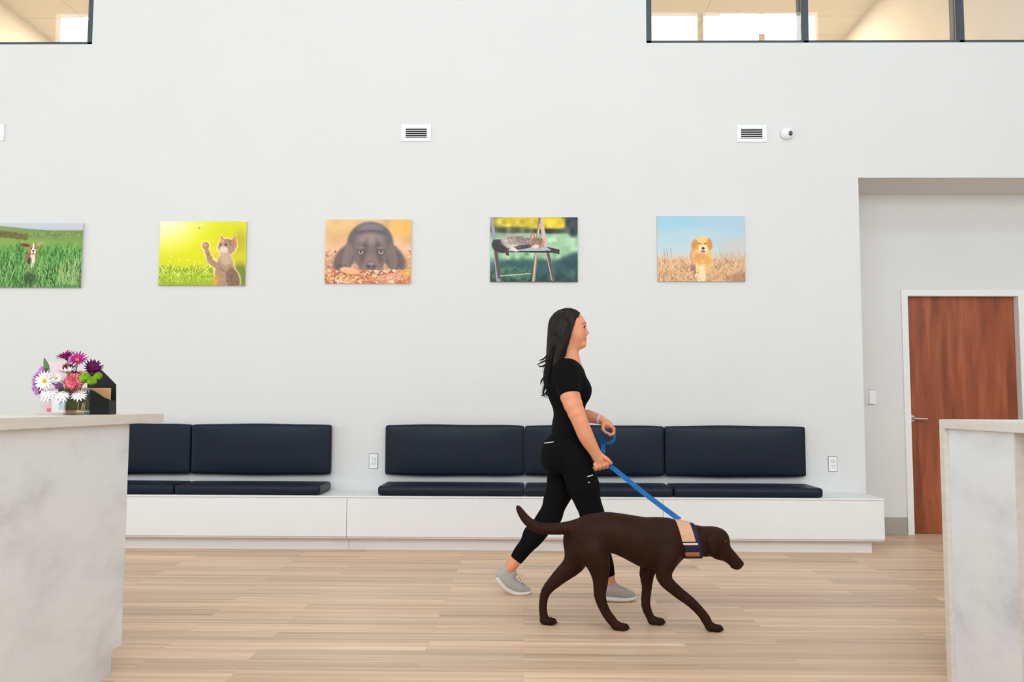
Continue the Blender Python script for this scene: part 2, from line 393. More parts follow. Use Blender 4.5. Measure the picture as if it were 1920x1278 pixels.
        if parent: o.parent = parent; o.matrix_parent_inverse = Matrix.Translation(-parent.location)
        return o

# ------------------------------------------------------------------ the lobby shell
OPX0, OPX1, OPZ = 2.80, 6.2, 3.04        # recess opening
RY = 0.585                                # recess wall face
WB = [(-9.0, -3.72), (1.036, 6.4)]        # upper windows
WZ0, WZ1 = 4.205, 5.7
struct(obj('floor', box(XL, REAR, -0.1, XR, 1.4, 0.0), m_floor))
struct(obj('ceiling', box(XL, REAR, ZC, XR, 0.0, ZC+0.1), m_ceil))
bm = bmesh.new()
add_box(bm, XL, 0, 0, OPX0, 0.75, OPZ)                     # solid left of the recess
add_box(bm, OPX1, 0, 0, XR, 0.75, OPZ)
add_box(bm, XL, 0, OPZ, XR, 0.8, OPZ+0.12)                 # soffit over the recess
add_box(bm, XL, 0, OPZ+0.12, XR, 0.16, WZ0)
add_box(bm, XL, 0, WZ1, XR, 0.16, ZC)
for a, b in ((XL, WB[0][0]), (WB[0][1], WB[1][0]), (WB[1][1], XR)): add_box(bm, a, 0, WZ0, b, 0.16, WZ1)
struct(obj('wall_back', bm, m_wall))
# recess wall with a door opening
DX0, DX1, DZ = 3.435, 4.425, 2.118
bm = bmesh.new()
add_box(bm, OPX0, RY, 0, DX0, RY+0.17, OPZ); add_box(bm, DX1, RY, 0, OPX1, RY+0.17, OPZ); add_box(bm, DX0, RY, DZ, DX1, RY+0.17, OPZ)
struct(obj('wall_recess', bm, m_wall))
bm = bmesh.new(); add_box(bm, OPX0, RY-0.012, 0, DX0-0.055, RY, 0.15, 0.003); add_box(bm, DX1+0.055, RY-0.012, 0, OPX1, RY, 0.15, 0.003)
struct(obj('baseboard_back', bm, m_base))
bm = bmesh.new(); add_box(bm, XL-0.15, REAR, 0, XL, 0, 1.0); add_box(bm, XL-0.15, REAR, 4.2, XL, 0, ZC)
add_box(bm, XL-0.15, REAR, 1.0, XL, -6.6, 4.2); add_box(bm, XL-0.15, -2.0, 1.0, XL, 0, 4.2)
struct(obj('wall_left', bm, m_wall))
struct(obj('wall_right', box(XR, REAR, 0, XR+0.15, 0.8, ZC), m_wall))
# front wall behind the camera: shopfront glazing below, a strip window high up
RW0, RW1, RZ0, RZ1 = -8.63, 5.33, 7.2, 8.26
LW0, LW1, LZ0, LZ1 = -5.0, 6.6, 2.15, 4.75
bm = bmesh.new(); ya, yb = REAR-0.15, REAR
add_box(bm, XL, ya, 0, XR, yb, LZ0); add_box(bm, XL, ya, LZ0, LW0, yb, LZ1); add_box(bm, LW1, ya, LZ0, XR, yb, LZ1)
add_box(bm, XL, ya, LZ1, XR, yb, RZ0); add_box(bm, XL, ya, RZ0, RW0, yb, RZ1); add_box(bm, RW1, ya, RZ0, XR, yb, RZ1); add_box(bm, XL, ya, RZ1, XR, yb, ZC)
struct(obj('wall_front', bm, m_wall))
bm = bmesh.new()
for x in [3.21-1.115*k for k in range(-1, 11)]: add_box(bm, x-0.042, REAR-0.12, RZ0, x+0.042, REAR-0.02, RZ1)
struct(obj('window_3', bm, m_frame))
bm = bmesh.new()
for k in range(1, 8): add_box(bm, LW0+1.45*k-0.03, REAR-0.12, LZ0, LW0+1.45*k+0.03, REAR-0.02, LZ1)
struct(obj('window_4', bm, m_frame))
bm = bmesh.new()
for y in (-5.2, -3.9, -2.6): add_box(bm, XL-0.12, y-0.03, 1.0, XL-0.02, y+0.03, 4.2)
struct(obj('window_5', bm, m_frame))

# upper windows
def upper_window(n, x0, x1, mulls):
    w = struct(thing('window_%d' % n, '', 'window', ((x0+x1)/2, 0, WZ0))); del w['label']; del w['category']
    bm = bmesh.new(); y0, y1 = 0.004, 0.13
    add_box(bm, x0, y0, WZ0, x1, y1, WZ0+0.024, 0.003); add_box(bm, x0, y0, WZ1-0.05, x1, y1, WZ1, 0.003)
    add_box(bm, x0, y0, WZ0, x0+0.046, y1, WZ1, 0.003); add_box(bm, x1-0.046, y0, WZ0, x1, y1, WZ1, 0.003)
    for m_ in mulls: add_box(bm, m_-0.024, y0, WZ0, m_+0.024, 0.06, WZ1, 0.003); add_box(bm, m_-0.04, 0.06, WZ0, m_-0.025, y1, WZ1)
    obj('window_frame', bm, m_frame, w)
    xs = [x0+0.046]+[v for q in mulls for v in (q-0.024, q+0.024)]+[x1-0.046]
    for i in range(0, len(xs), 2):
        obj('window_pane', box(xs[i], 0.030, WZ0+0.024, xs[i+1], 0.036, WZ1-0.05), m_pane, w)
    return w
upper_window(1, -9.0, -3.72, (-5.0, -6.28, -7.56))
upper_window(2, 1.036, 6.4, (2.393, 3.71, 5.05))
# the upper room behind them
UL, UR, UD, UZ = -6.95, 4.62, 7.5, 6.42
struct(obj('ceiling_upper_room', box(UL-3, 0.16, UZ, UR+3, UD, UZ+0.1), m_tile))
struct(obj('floor_upper_room', box(UL-3, 0.8, 3.3, UR+3, UD, 3.4), m_warmwall))
struct(obj('wall_upper_left', box(UL-0.1, 0.16, 3.3, UL, UD, UZ), m_warmwall))
struct(obj('wall_upper_right', box(UR, 0.16, 3.3, UR+0.1, UD, UZ), m_warmwall))
struct(obj('wall_upper_back', box(UL-3, UD, 3.3, UR+3, UD+0.1, UZ), m_warmwall))
m_diff = emis('lit_diffuser', (1.0, 0.93, 0.82), 2.6)
TR = [(2.66, 4.18, 3.80, 4.78, 'rectangular ceiling light seen through the right-hand upper window'),
      (-6.05, 4.22, -4.85, 4.82, 'rectangular ceiling light seen through the left-hand upper window')]
for x0, y0, x1, y1, lb in TR:
    t = thing('ceiling_light', lb, 'ceiling light', ((x0+x1)/2, (y0+y1)/2, UZ))
    obj('light_frame', box(x0-0.02, y0-0.02, UZ-0.012, x1+0.02, y1+0.02, UZ), m_trim, t)
    obj('diffuser', box(x0, y0, UZ-0.022, x1, y1, UZ-0.012, 0.003), m_diff, t)
    lamp(((x0+x1)/2, (y0+y1)/2, UZ-0.03), 1.15, 0.55, 150, (1.0, 0.80, 0.55))
lamp((-1.6, 3.0, UZ-0.03), 1.2, 0.6, 150, (1.0, 0.80, 0.55))

# ------------------------------------------------------------------ door in the recess
d = struct(thing('door_1', '', 'door', ((DX0+DX1)/2, RY, 0))); del d['label']; del d['category']
bm = bmesh.new(); fy = RY-0.018
add_box(bm, DX0-0.052, fy, 0, DX0+0.004, RY+0.10, DZ+0.052, 0.002); add_box(bm, DX1-0.004, fy, 0, DX1+0.052, RY+0.10, DZ+0.052, 0.002)
add_box(bm, DX0, fy, DZ-0.004, DX1, RY+0.10, DZ+0.052, 0.002)
add_box(bm, DX0, RY+0.10, 0, DX0+0.018, RY+0.16, DZ); add_box(bm, DX1-0.018, RY+0.10, 0, DX1, RY+0.16, DZ)
obj('door_frame', bm, m_trim, d)
obj('door_leaf', box(DX0+0.006, RY+0.055, 0.003, DX1-0.006, RY+0.10, DZ-0.006, 0.002), m_door, d)
hc = at(1709, 784, RY+0.05)
bm = bmesh.new(); bmesh.ops.create_cone(bm, cap_ends=True, segments=32, radius1=0.033, radius2=0.030, depth=0.014, matrix=Matrix.Translation((hc.x, RY+0.048, hc.z)) @ Matrix.Rotation(math.radians(90), 4, 'X'))
h = sm(obj('door_handle', bm, m_steel, d))
lv = join([tube([(hc.x, RY+0.045, hc.z), (hc.x, RY-0.005, hc.z), (hc.x+0.01, RY-0.012, hc.z)], 0.010, 14),
           tube([(hc.x-0.004, RY-0.012, hc.z), (hc.x+0.05, RY-0.012, hc.z-0.002), (hc.x+0.112, RY-0.012, hc.z-0.003)], [0.011, 0.010, 0.009], 14)])
lo = obj('lever', lv, m_steel, d); sm(lo)

struct(obj('light_block_beyond_door', box(OPX0, 0.95, 0, OPX1, 1.05, OPZ), m_wall))  # unseen slab added to stop sky light leaking round the door leaf

# ------------------------------------------------------------------ wall fittings
def vent(c, label):
    x, z = c; t = thing('wall_vent', label, 'vent', (x, 0, z), 'white wall air vents')
    bm = bmesh.new(); w, h = 0.127, 0.073
    # frame of four bevelled bars
    iw, ih = 0.090, 0.043
    add_box(bm, -w, -0.012, -h, w, 0, -ih, 0.003); add_box(bm, -w, -0.012, ih, w, 0, h, 0.003)
    add_box(bm, -w, -0.012, -ih-0.002, -iw, 0, ih+0.002, 0.002); add_box(bm, iw, -0.012, -ih-0.002, w, 0, ih+0.002, 0.002)
    bm.transform(Matrix.Translation((x, 0, z))); obj('vent_frame', bm, m_plate, t)
    obj('backing', box(x-iw, -0.0015, z-ih, x+iw, 0.0, z+ih), m_dark, t)
    for i in range(5):
        b = box(-iw, -0.0065, -0.0028, iw, 0.0065, 0.0028, 0.001)
        b.transform(Matrix.Translation((x, -0.0085, z-0.034+i*0.0185)) @ Matrix.Rotation(math.radians(28), 4, 'X')); obj('slat', b, m_plate, t)
for (x, z), lb in zip([(-0.918, 3.423), (1.915, 3.415), (-4.567, 3.43)],
        ['white wall vent with dark slats high above the brown dog picture', 'white wall vent with dark slats beside the dome camera', 'white wall vent cut off by the left edge of the photo']): vent((x, z), lb)
# dome camera
cx, cz = 2.207, 3.412
t = thing('security_camera', 'small round white dome security camera on the wall right of a vent', 'camera', (cx, 0, cz))
bm = bmesh.new(); bmesh.ops.create_uvsphere(bm, u_segments=32, v_segments=20, radius=1.0)
for v in bm.verts: v.co = Vector((cx+v.co.x*0.054, -0.02+min(0.02, v.co.y*0.045), cz+v.co.z*0.051))
obj('housing', bm, m_plate, t, True)
bm = bmesh.new(); bmesh.ops.create_uvsphere(bm, u_segments=24, v_segments=16, radius=0.024, matrix=Matrix.Translation((cx+0.016, -0.046, cz-0.008)))
obj('lens', bm, mat('camera_lens', (0.02, 0.025, 0.02), 0.08, 0.9, coat=1.0), t, True)
# outlets
def outlet(px, py, label):
    c = at(px, py, 0.0); x, z = c.x, c.z
    t = thing('wall_outlet', label, 'outlet', (x, 0, z), 'white duplex wall outlets')
    obj('cover_plate', box(x-0.037, -0.006, z-0.062, x+0.037, 0, z+0.062, 0.003), m_plate, t)
    obj('socket', box(x-0.018, -0.009, z-0.034, x+0.018, -0.005, z+0.034, 0.002), m_plate, t)
    bm = bmesh.new()
    for s in (-0.017, 0.017):
        add_box(bm, x-0.009, -0.0098, z+s-0.002, x-0.006, -0.0089, z+s+0.008); add_box(bm, x+0.006, -0.0098, z+s-0.002, x+0.009, -0.0089, z+s+0.006)
        add_box(bm, x-0.002, -0.0098, z+s-0.011, x+0.002, -0.0089, z+s-0.006)
    obj('slots', bm, m_dark, t)
outlet(700.5, 864, 'white wall outlet between the two runs of navy cushions')
outlet(1561, 869.5, 'white wall outlet right of the last navy cushion')
c = at(1632, 744.5, RY)
t = thing('light_switch', 'white light switch on the recess wall left of the wooden door', 'switch', (c.x, RY, c.z))
obj('cover_plate', box(c.x-0.040, RY-0.006, c.z-0.066, c.x+0.040, RY, c.z+0.066, 0.003), m_plate, t)
obj('rocker', box(c.x-0.022, RY-0.030, c.z-0.060, c.x+0.038, RY-0.005, c.z+0.060, 0.006), m_plate, t)

# ------------------------------------------------------------------ bench
BY, BZ = -0.45, 0.425
BX0, BX1 = -7.2, 2.757
t = thing('benchtop', 'long thin white bench top running below the navy cushions', 'bench', (-1, -0.2, BZ))
obj('top_board', box(BX0, BY-0.006, BZ-0.014, BX1+0.004, -0.001, BZ, 0.002), m_white, t)
seams = [BX0, -3.80, -1.362, 1.070, BX1]
lbs = ['white bench base section hidden mostly behind the left reception counter', 'white bench base section below the left run of cushions',
       'white bench base section behind the walking woman', 'white bench base section with the free right-hand end']
for i in range(4):
    a, b = seams[i]+0.0015, seams[i+1]-0.0015
    t = thing('bench_cabinet', lbs[i], 'bench', ((a+b)/2, -0.2, 0), 'white bench base sections')
    obj('front_panel', box(a, BY, 0.115, b, BY+0.018, BZ-0.016, 0.001), m_white, t)
    obj('carcass', box(a+0.001, BY+0.018, 0.10, b-(0.0 if i == 3 else 0.001), -0.001, BZ-0.016), m_white, t)
    obj('toe_kick', box(a, -0.345, 0, b-(0.06 if i == 3 else 0), -0.05, 0.10), m_white, t)

def back_cushion(x0, x1, label):
    o = obj('back_cushion', puffbox((x0+x1)/2, -0.040, 0.757, x1-x0-0.006, 0.068, 0.400, 0.014, 0.014, 1, 0.02, 0.008), m_vinyl, None, True)
    return tag(o, label, 'cushion', 'navy back cushions on the wall')
def seat_cushion(x0, x1, label):
    b = puffbox((x0+x1)/2, -0.245, BZ+0.0385, x1-x0-0.006, 0.40, 0.072, 0.02, 0.005, 2, 0.02, 0.0)
    for v in b.verts: v.co.z = max(v.co.z, BZ+0.001)
    o = obj('seat_cushion', b, m_vinyl, None, True)
    return tag(o, label, 'cushion', 'navy seat cushions on the bench')
XS_L = [-5.06, -3.885, -2.733, -1.578]; XS_R = [-1.137, 0.008, 1.149, 2.297]
for i, lb in enumerate(['navy back cushion mostly hidden behind the flower vase counter, farthest left', 'navy back cushion partly hidden by the left reception counter', 'navy back cushion left of the wall outlet between the runs']):
    back_cushion(XS_L[i], XS_L[i+1], lb)
for i, lb in enumerate(['navy back cushion left of the woman, just right of an outlet', 'navy back cushion behind the hands of the walking woman', 'navy back cushion at the right end of the row']):
    back_cushion(XS_R[i], XS_R[i+1], lb)
SL = [-5.06, -3.87, -2.712, -1.572]; SR = [-1.130, 0.012, 1.156, 2.302]
for i, lb in enumerate(['navy seat cushion hidden mostly behind the left reception counter', 'navy seat cushion partly hidden by the left reception counter', 'navy seat cushion with exposed end beside the bare bench top gap']):
    seat_cushion(SL[i], SL[i+1], lb)
for i, lb in enumerate(['navy seat cushion left of the woman, right of the bench gap', 'navy seat cushion behind the legs of the woman', 'navy seat cushion at the right end of the bench']):
    seat_cushion(SR[i], SR[i+1], lb)

# ------------------------------------------------------------------ reception counters
t = thing('reception_counter', 'left reception counter with mottled pale concrete-look side and recessed plinth', 'counter', (-2.2, -5.2, 0))
CX = -1.728; CYe = -3.36
obj('side_panel', box(CX-0.02, -7.9, 0.10, CX, CYe, 1.046, 0.001), m_conc, t)
obj('carcass', box(-2.75, -7.9, 0.10, CX-0.02, CYe, 1.046), m_conc, t)
obj('plinth', box(-2.65, -7.9, 0.0, CX-0.001, CYe-0.085, 0.10), m_conc, t)
obj('edge_strip', box(CX-0.018, CYe, 0.10, CX+0.001, CYe+0.002, 1.046), m_slab, t)
tag(obj('countertop', box(-2.80, -7.9, 1.046, -1.698, -3.07, 1.086, 0.002), m_slab), 'pale wood-look countertop of the left counter, carrying the flower vase', 'countertop')
RX, RYE = 1.752, -3.45
t = thing('countertop', 'pale countertop of the right counter with a thin leg down its far end', 'countertop', (2.3, -5, 1.0))
obj('top_board', box(RX, -7.9, 1.042, 2.85, RYE, 1.080, 0.002), m_slab, t)
obj('end_leg', box(RX, RYE-0.038, 0.0, 2.85, RYE, 1.042, 0.001), m_slab, t)
t = thing('reception_counter', 'right reception counter with blue-grey concrete-look end panel beside a knee wall', 'counter', (2.3, -5, 0))
obj('end_panel', box(RX+0.020, -3.968, 0.0, RX+0.27, RYE-0.039, 1.042), m_conc, t)
obj('edge_strip', box(RX+0.017, -3.975, 0.0, RX+0.27, -3.968, 1.042), m_slab, t)
obj('knee_wall', box(RX+0.285, -7.9, 0.0, RX+0.36, RYE-0.039, 1.042), m_wall, t)
obj('baseboard', box(RX+0.273, -7.9, 0.0, RX+0.285, -3.976, 0.112, 0.003), m_base, t)

# ------------------------------------------------------------------ the five prints on the wall
class Paint:
    def __init__(s, w, h, col=(128, 128, 128)):
        s.w, s.h = w, h; s.a = np.zeros((h, w, 3))+np.array(col, float)
        s.X, s.Y = np.meshgrid((np.arange(w)+.5)/h, (np.arange(h)+.5)/h)
    def grad(s, stops):
        y = s.Y[:, 0]; ys = [p for p, _ in stops]
        for c in range(3): s.a[:, :, c] = np.interp(y, ys, [q[c] for _, q in stops])[:, None]
    def blend(s, m, col): s.a += m[..., None]*(np.array(col, float)-s.a)
    def ell(s, cx, cy, rx, ry, col, ang=0, soft=.15, al=1.0):
        c, n = math.cos(math.radians(ang)), math.sin(math.radians(ang)); x, y = s.X-cx, s.Y-cy
        q = np.sqrt(((x*c+y*n)/rx)**2+((-x*n+y*c)/ry)**2); s.blend(np.clip((1+soft/2-q)/soft, 0, 1)*al, col)
    def poly(s, pts, col, al=1.0):
        m = np.zeros(s.X.shape, bool); n = len(pts)
        for i in range(n):
            (x0, y0), (x1, y1) = pts[i], pts[(i+1) % n]
            if y0 == y1: continue
            k = ((s.Y > min(y0, y1)) & (s.Y <= max(y0, y1))) & (s.X < x0+(s.Y-y0)*(x1-x0)/(y1-y0)); m ^= k
        s.blend(m*al, col)
    def line(s, x0, y0, x1, y1, w, col, al=1.0):
        lo = int(max(0, (min(y0, y1)-w*2)*s.h)); hi = int(min(s.h, (max(y0, y1)+w*2)*s.h+2)); l = int(max(0, (min(x0, x1)-w*2)*s.h)); r = int(min(s.w, (max(x0, x1)+w*2)*s.h+2))
        if hi <= lo or r <= l: return
        X, Y = s.X[lo:hi, l:r], s.Y[lo:hi, l:r]; dx, dy = x1-x0, y1-y0; t = np.clip(((X-x0)*dx+(Y-y0)*dy)/(dx*dx+dy*dy+1e-9), 0, 1)
        d = np.sqrt((X-x0-t*dx)**2+(Y-y0-t*dy)**2); m = np.clip((w-d)*s.h+.5, 0, 1)*al
        s.a[lo:hi, l:r] += m[..., None]*(np.array(col, float)-s.a[lo:hi, l:r])
    def fur(s, rng, cx, cy, rx, ry, n, ang, l=.03, amp=22, w=.003):
        """short hairs that vary the tone already there"""
        for _ in range(n):
            r_, th = math.sqrt(rng.random()), rng.random()*6.283; x, y = cx+rx*r_*math.cos(th), cy+ry*r_*math.sin(th)
            i, j = int(y*s.h), int(x*s.h)
            if not (0 <= i < s.h and 0 <= j < s.w): continue
            a = math.radians(ang+rng.normal(0, 22)); c = s.a[i, j]+rng.normal(0, amp); s.line(x, y, x+math.sin(a)*l, y+math.cos(a)*l, w, c, .55)
    def mottle(s, rng, amp, size, y0=0, y1=1):
        g = rng.standard_normal((int(1/size)+3, int(1.4/size)+3)); yi = s.Y/size; xi = s.X/size
        i, j = yi.astype(int), xi.astype(int); a, b = yi-i, xi-j; a = a*a*(3-2*a); b = b*b*(3-2*b)
        v = g[i, j]*(1-a)*(1-b)+g[i+1, j]*a*(1-b)+g[i, j+1]*(1-a)*b+g[i+1, j+1]*a*b
        m = np.clip((s.Y-y0)*25, 0, 1)*np.clip((y1-s.Y)*25, 0, 1); s.a += (v*amp*m)[..., None]
PW, PH = 268, 200
def pic_beagle():
    r = np.random.default_rng(1); p = Paint(PW, PH)
    p.grad([(0, (196, 200, 206)), (.10, (190, 196, 204)), (.13, (118, 142, 84)), (.25, (122, 156, 74)), (.36, (116, 164, 70)), (.5, (74, 130, 52)), (1, (52, 96, 44))])
    p.poly([(0, .04), (.5, .09), (1.0, .13), (1.34, .15), (1.34, .24), (0, .30)], (122, 146, 80), .85); p.ell(.2, .3, .7, .06, (140, 170, 80), 0, .8, .7)
    for x, y, q in [(.15, .18, .10), (.26, .19, .10), (.36, .21, .08), (.05, .17, .1), (.45, .22, .05)]: p.ell(x, y, q, .05, (112, 104, 56), 0, .3)
    p.mottle(r, 10, .02, .12, .26)
    def grass(n, y0, y1, cols):
        for _ in range(n):
            x = r.uniform(-.02, 1.36); y = r.uniform(y0, y1); l = r.uniform(.05, .16)*(.5+y); a = r.normal(0, .35)
            p.line(x, y, x+math.sin(a)*l, y-math.cos(a)*l, r.uniform(.003, .006), cols[r.integers(len(cols))], .85)
    G = [(96, 158, 66), (60, 118, 44), (128, 182, 92), (40, 84, 34), (84, 150, 70), (156, 196, 128)]
    grass(700, .42, .75, G)
    # beagle bounding through the grass, ears flying
    X = .13
    p.ell(.56-X+.12, .60, .085, .17, (176, 96, 54), 8, .2); p.ell(.60-X+.10, .62, .05, .16, (236, 222, 206), 5, .25); p.ell(.545-X+.10, .66, .03, .14, (70, 60, 52), 12, .3)
    p.ell(.585, .41, .062, .08, (196, 120, 74), 0, .2); p.ell(.59, .44, .035, .065, (240, 230, 218), 0, .25); p.ell(.586, .36, .012, .05, (240, 230, 218), 0, .3)
    p.fur(r, .57, .6, .09, .18, 260, 0, .02, 20)
    p.ell(.46, .345, .075, .028, (120, 66, 40), 8, .3); p.ell(.685, .32, .055, .022, (202, 150, 108), -30, .3)
    for x in (.56, .61): p.ell(x, .395, .010, .011, (30, 20, 16), 0, .3)
    p.ell(.588, .435, .018, .014, (30, 24, 24), 0, .3); p.ell(.588, .475, .016, .014, (120, 50, 50), 0, .4); p.ell(.55, .78, .02, .1, (238, 230, 220), 15, .3)
    grass(1100, .72, 1.12, G+[(30, 60, 28), (170, 190, 120)])
    for _ in range(40):
        x = r.uniform(1.0, 1.3); p.line(x, .5+r.uniform(0, .3), x+r.uniform(-.1, .15), .95, .003, (180, 200, 140), .6)
    p.ell(.56, .86, .1, .1, (34, 52, 30), 0, .9, .6); return p
def pic_kitten():
    r = np.random.default_rng(2); p = Paint(PW, PH)
    p.grad([(0, (222, 224, 40)), (.35, (226, 222, 18)), (.65, (218, 216, 24)), (.8, (190, 204, 40)), (1, (150, 176, 40))])
    p.ell(.05, 0, .45, .35, (252, 250, 210), 0, 1.4, .9); p.ell(1.2, .5, .3, .5, (206, 190, 30), 0, 1.4, .6); p.ell(.35, .08, .035, .04, (236, 240, 190), 0, .3, .7); p.ell(1.25, .3, .1, .15, (170, 156, 40), 0, 1, .5)
    for _ in range(700):
        x, y = r.uniform(0, 1.34), .72+abs(r.normal(0, .13)); l = r.uniform(.02, .06); a = r.normal(0, .5)
        p.line(x, y, x+math.sin(a)*l, y-math.cos(a)*l, .004, [(196, 216, 60), (110, 150, 36), (226, 232, 120), (84, 122, 30)][r.integers(4)], .7)
    for _ in range(26): p.ell(r.uniform(0, .9), r.uniform(.55, .85), .012, .01, (250, 252, 210), 0, .8, .7)
    p.ell(1.25, .85, .12, .2, (80, 96, 40), 0, .6, .6)
    halo = (250, 232, 170)
    def cat(g, al=1.0, big=0):
        body, dk = g
        p.ell(1.02, .82, .15+big, .33+big, body, 0, .15, al); p.ell(1.15, .90, .10+big, .18+big, dk, -15, .2, al)
        p.ell(.85, .66, .045+big, .13+big, body, -52, .15, al); p.ell(.765, .53, .04+big, .17+big, body, -20, .15, al); p.ell(.715, .38, .055+big, .06+big, body, 0, .2, al)
        p.ell(1.04, .40, .135+big, .13+big, body, 0, .15, al); p.poly([(.93-big, .36), (.95, .21-big), (1.03, .32)], body, al); p.poly([(1.08, .33), (1.18, .21-big), (1.20+big, .42)], body, al)
    cat((halo, halo), .8, .018); cat(((176, 138, 112), (132, 100, 84)))
    p.poly([(1.11, .34), (1.17, .24), (1.18, .40)], (238, 140, 100)); p.poly([(.945, .33), (.957, .25), (1.0, .31)], (226, 160, 120))
    p.ell(.99, .44, .075, .055, (224, 206, 190), 20, .3); p.ell(1.02, .36, .02, .013, (40, 44, 40), -10, .3); p.ell(.945, .37, .012, .013, (60, 60, 56), 0, .3); p.ell(.925, .415, .012, .01, (120, 70, 66), 0, .4)
    p.ell(1.03, .58, .1, .1, (208, 180, 154), 0, .6, .8); p.ell(.70, .37, .03, .03, (206, 150, 130), 0, .4)
    for k in range(6):
        p.line(1.04+.02*k, .29, 1.07+.025*k, .36, .004, (120, 84, 62), .7); p.line(.90+.03*k, .70+.02*k, 1.02+.02*k, .76+.03*k, .005, (130, 96, 76), .5)
        p.line(.74+.015*k, .50+.03*k, .80+.012*k, .49+.03*k, .004, (126, 90, 68), .7)
    p.ell(.88, .95, .05, .12, (214, 160, 60), 10, .4, .8)
    p.fur(r, 1.02, .8, .15, .3, 420, 10); p.fur(r, 1.04, .40, .13, .12, 260, 20, .022); p.fur(r, .78, .55, .04, .16, 120, -20, .025); p.fur(r, 1.15, .9, .09, .15, 160, 20, .03, 18)
    for k in range(5): p.line(.94, .43+.012*k, .80, .40+.03*k, .0015, (250, 246, 220), .7)
    p.line(.60, .10, .66, .05, .009, (250, 240, 190)); p.line(.595, .11, .62, .085, .006, (150, 90, 40)); return p
def pic_labrador():
    r = np.random.default_rng(3); p = Paint(PW, PH)
    p.grad([(0, (226, 186, 130)), (.3, (224, 172, 112)), (.5, (232, 180, 140)), (.62, (206, 150, 112)), (1, (196, 130, 90))]); p.mottle(r, 12, .16, 0, .5)
    p.ell(1.2, .12, .22, .15, (240, 176, 60), 0, .9, .7); p.ell(.2, .1, .3, .1, (236, 190, 120), 0, .9, .6); p.ell(.95, .1, .04, .3, (190, 150, 110), 0, 1, .5)
    L = [(226, 140, 84), (240, 176, 130), (176, 92, 56), (250, 206, 170), (206, 110, 60), (120, 72, 60), (236, 170, 70)]
    def leaves(n, y0, y1, s0, s1):
        for _ in range(n):
            x, y = r.uniform(0, 1.34), r.uniform(y0, y1); s_ = r.uniform(s0, s1); p.ell(x, y, s_, s_*.5, L[r.integers(len(L))], r.uniform(-60, 60), .3, .9)
    leaves(260, .48, .75, .012, .03)
    B = (104, 88, 86); D = (74, 60, 62); Hh = (150, 128, 124)
    p.ell(.32, .60, .26, .15, (92, 78, 80), -52, .35); p.ell(1.06, .60, .26, .15, (84, 72, 74), 52, .35)
    p.ell(.70, .38, .36, .34, (86, 78, 84), 0, .12); p.ell(.70, .14, .18, .07, (120, 118, 132), 0, .5, .7); p.ell(.70, .20, .22, .04, (70, 62, 72), 0, .5, .8)
    p.ell(.70, .50, .27, .30, B, 0, .12); p.ell(.70, .30, .20, .08, Hh, 0, .8, .8)
    p.ell(.345, .58, .07, .20, (122, 100, 98), 12, .2); p.ell(.33, .58, .03, .14, Hh, 12, .6, .6); p.ell(1.05, .58, .065, .20, (112, 92, 90), -10, .2); p.ell(1.07, .58, .025, .14, Hh, -10, .6, .5)
    p.fur(r, .70, .40, .34, .32, 700, 0, .03, 12); p.poly([(.30, .42), (.40, .40), (.42, .60), (.36, .78), (.27, .68)], (112, 92, 90), .8); p.poly([(1.10, .42), (1.0, .40), (.98, .60), (1.04, .80), (1.14, .68)], (104, 86, 84), .8)
    p.ell(.72, .72, .19, .17, (122, 98, 94), 0, .25); p.fur(r, .70, .60, .24, .24, 500, 0, .02, 10); p.ell(.60, .52, .05, .20, (72, 58, 58), 12, .7, .7); p.ell(.84, .52, .05, .2, (72, 58, 58), -12, .7, .7)
    for x in (.555, .87):
        p.ell(x, .50, .07, .055, D, 0, .4, .8); p.ell(x, .512, .036, .028, (196, 182, 170), 0, .3); p.ell(x, .505, .021, .022, (36, 28, 28), 0, .3); p.ell(x, .445, .06, .02, (130, 108, 104), 0, .6, .8)
    p.ell(.72, .72, .085, .07, (88, 74, 78), 0, .25); p.ell(.72, .69, .06, .025, (140, 128, 134), 0, .6, .8)
    for x in (.68, .765): p.ell(x, .735, .018, .014, (30, 24, 26), 0, .3)
    p.ell(.71, .60, .018, .018, (150, 96, 76), 0, .4); p.ell(.72, .84, .14, .035, (62, 50, 52), 0, .4, .8)
    for _ in range(25): p.line(.15+r.uniform(0, .3), .85, .15+r.uniform(0, .3), .7, .002, (60, 44, 44), .6)
    leaves(420, .80, 1.02, .015, .05); p.ell(1.02, .90, .22, .05, (222, 150, 120), -6, .2); p.ell(.38, .80, .15, .05, (232, 176, 120), 10, .3); p.ell(1.28, .82, .08, .05, (236, 170, 60), 0, .3, .8); leaves(90, .88, 1.0, .01, .02)
    p.a = p.a*.86+np.array((232, 206, 190))*.14; return p
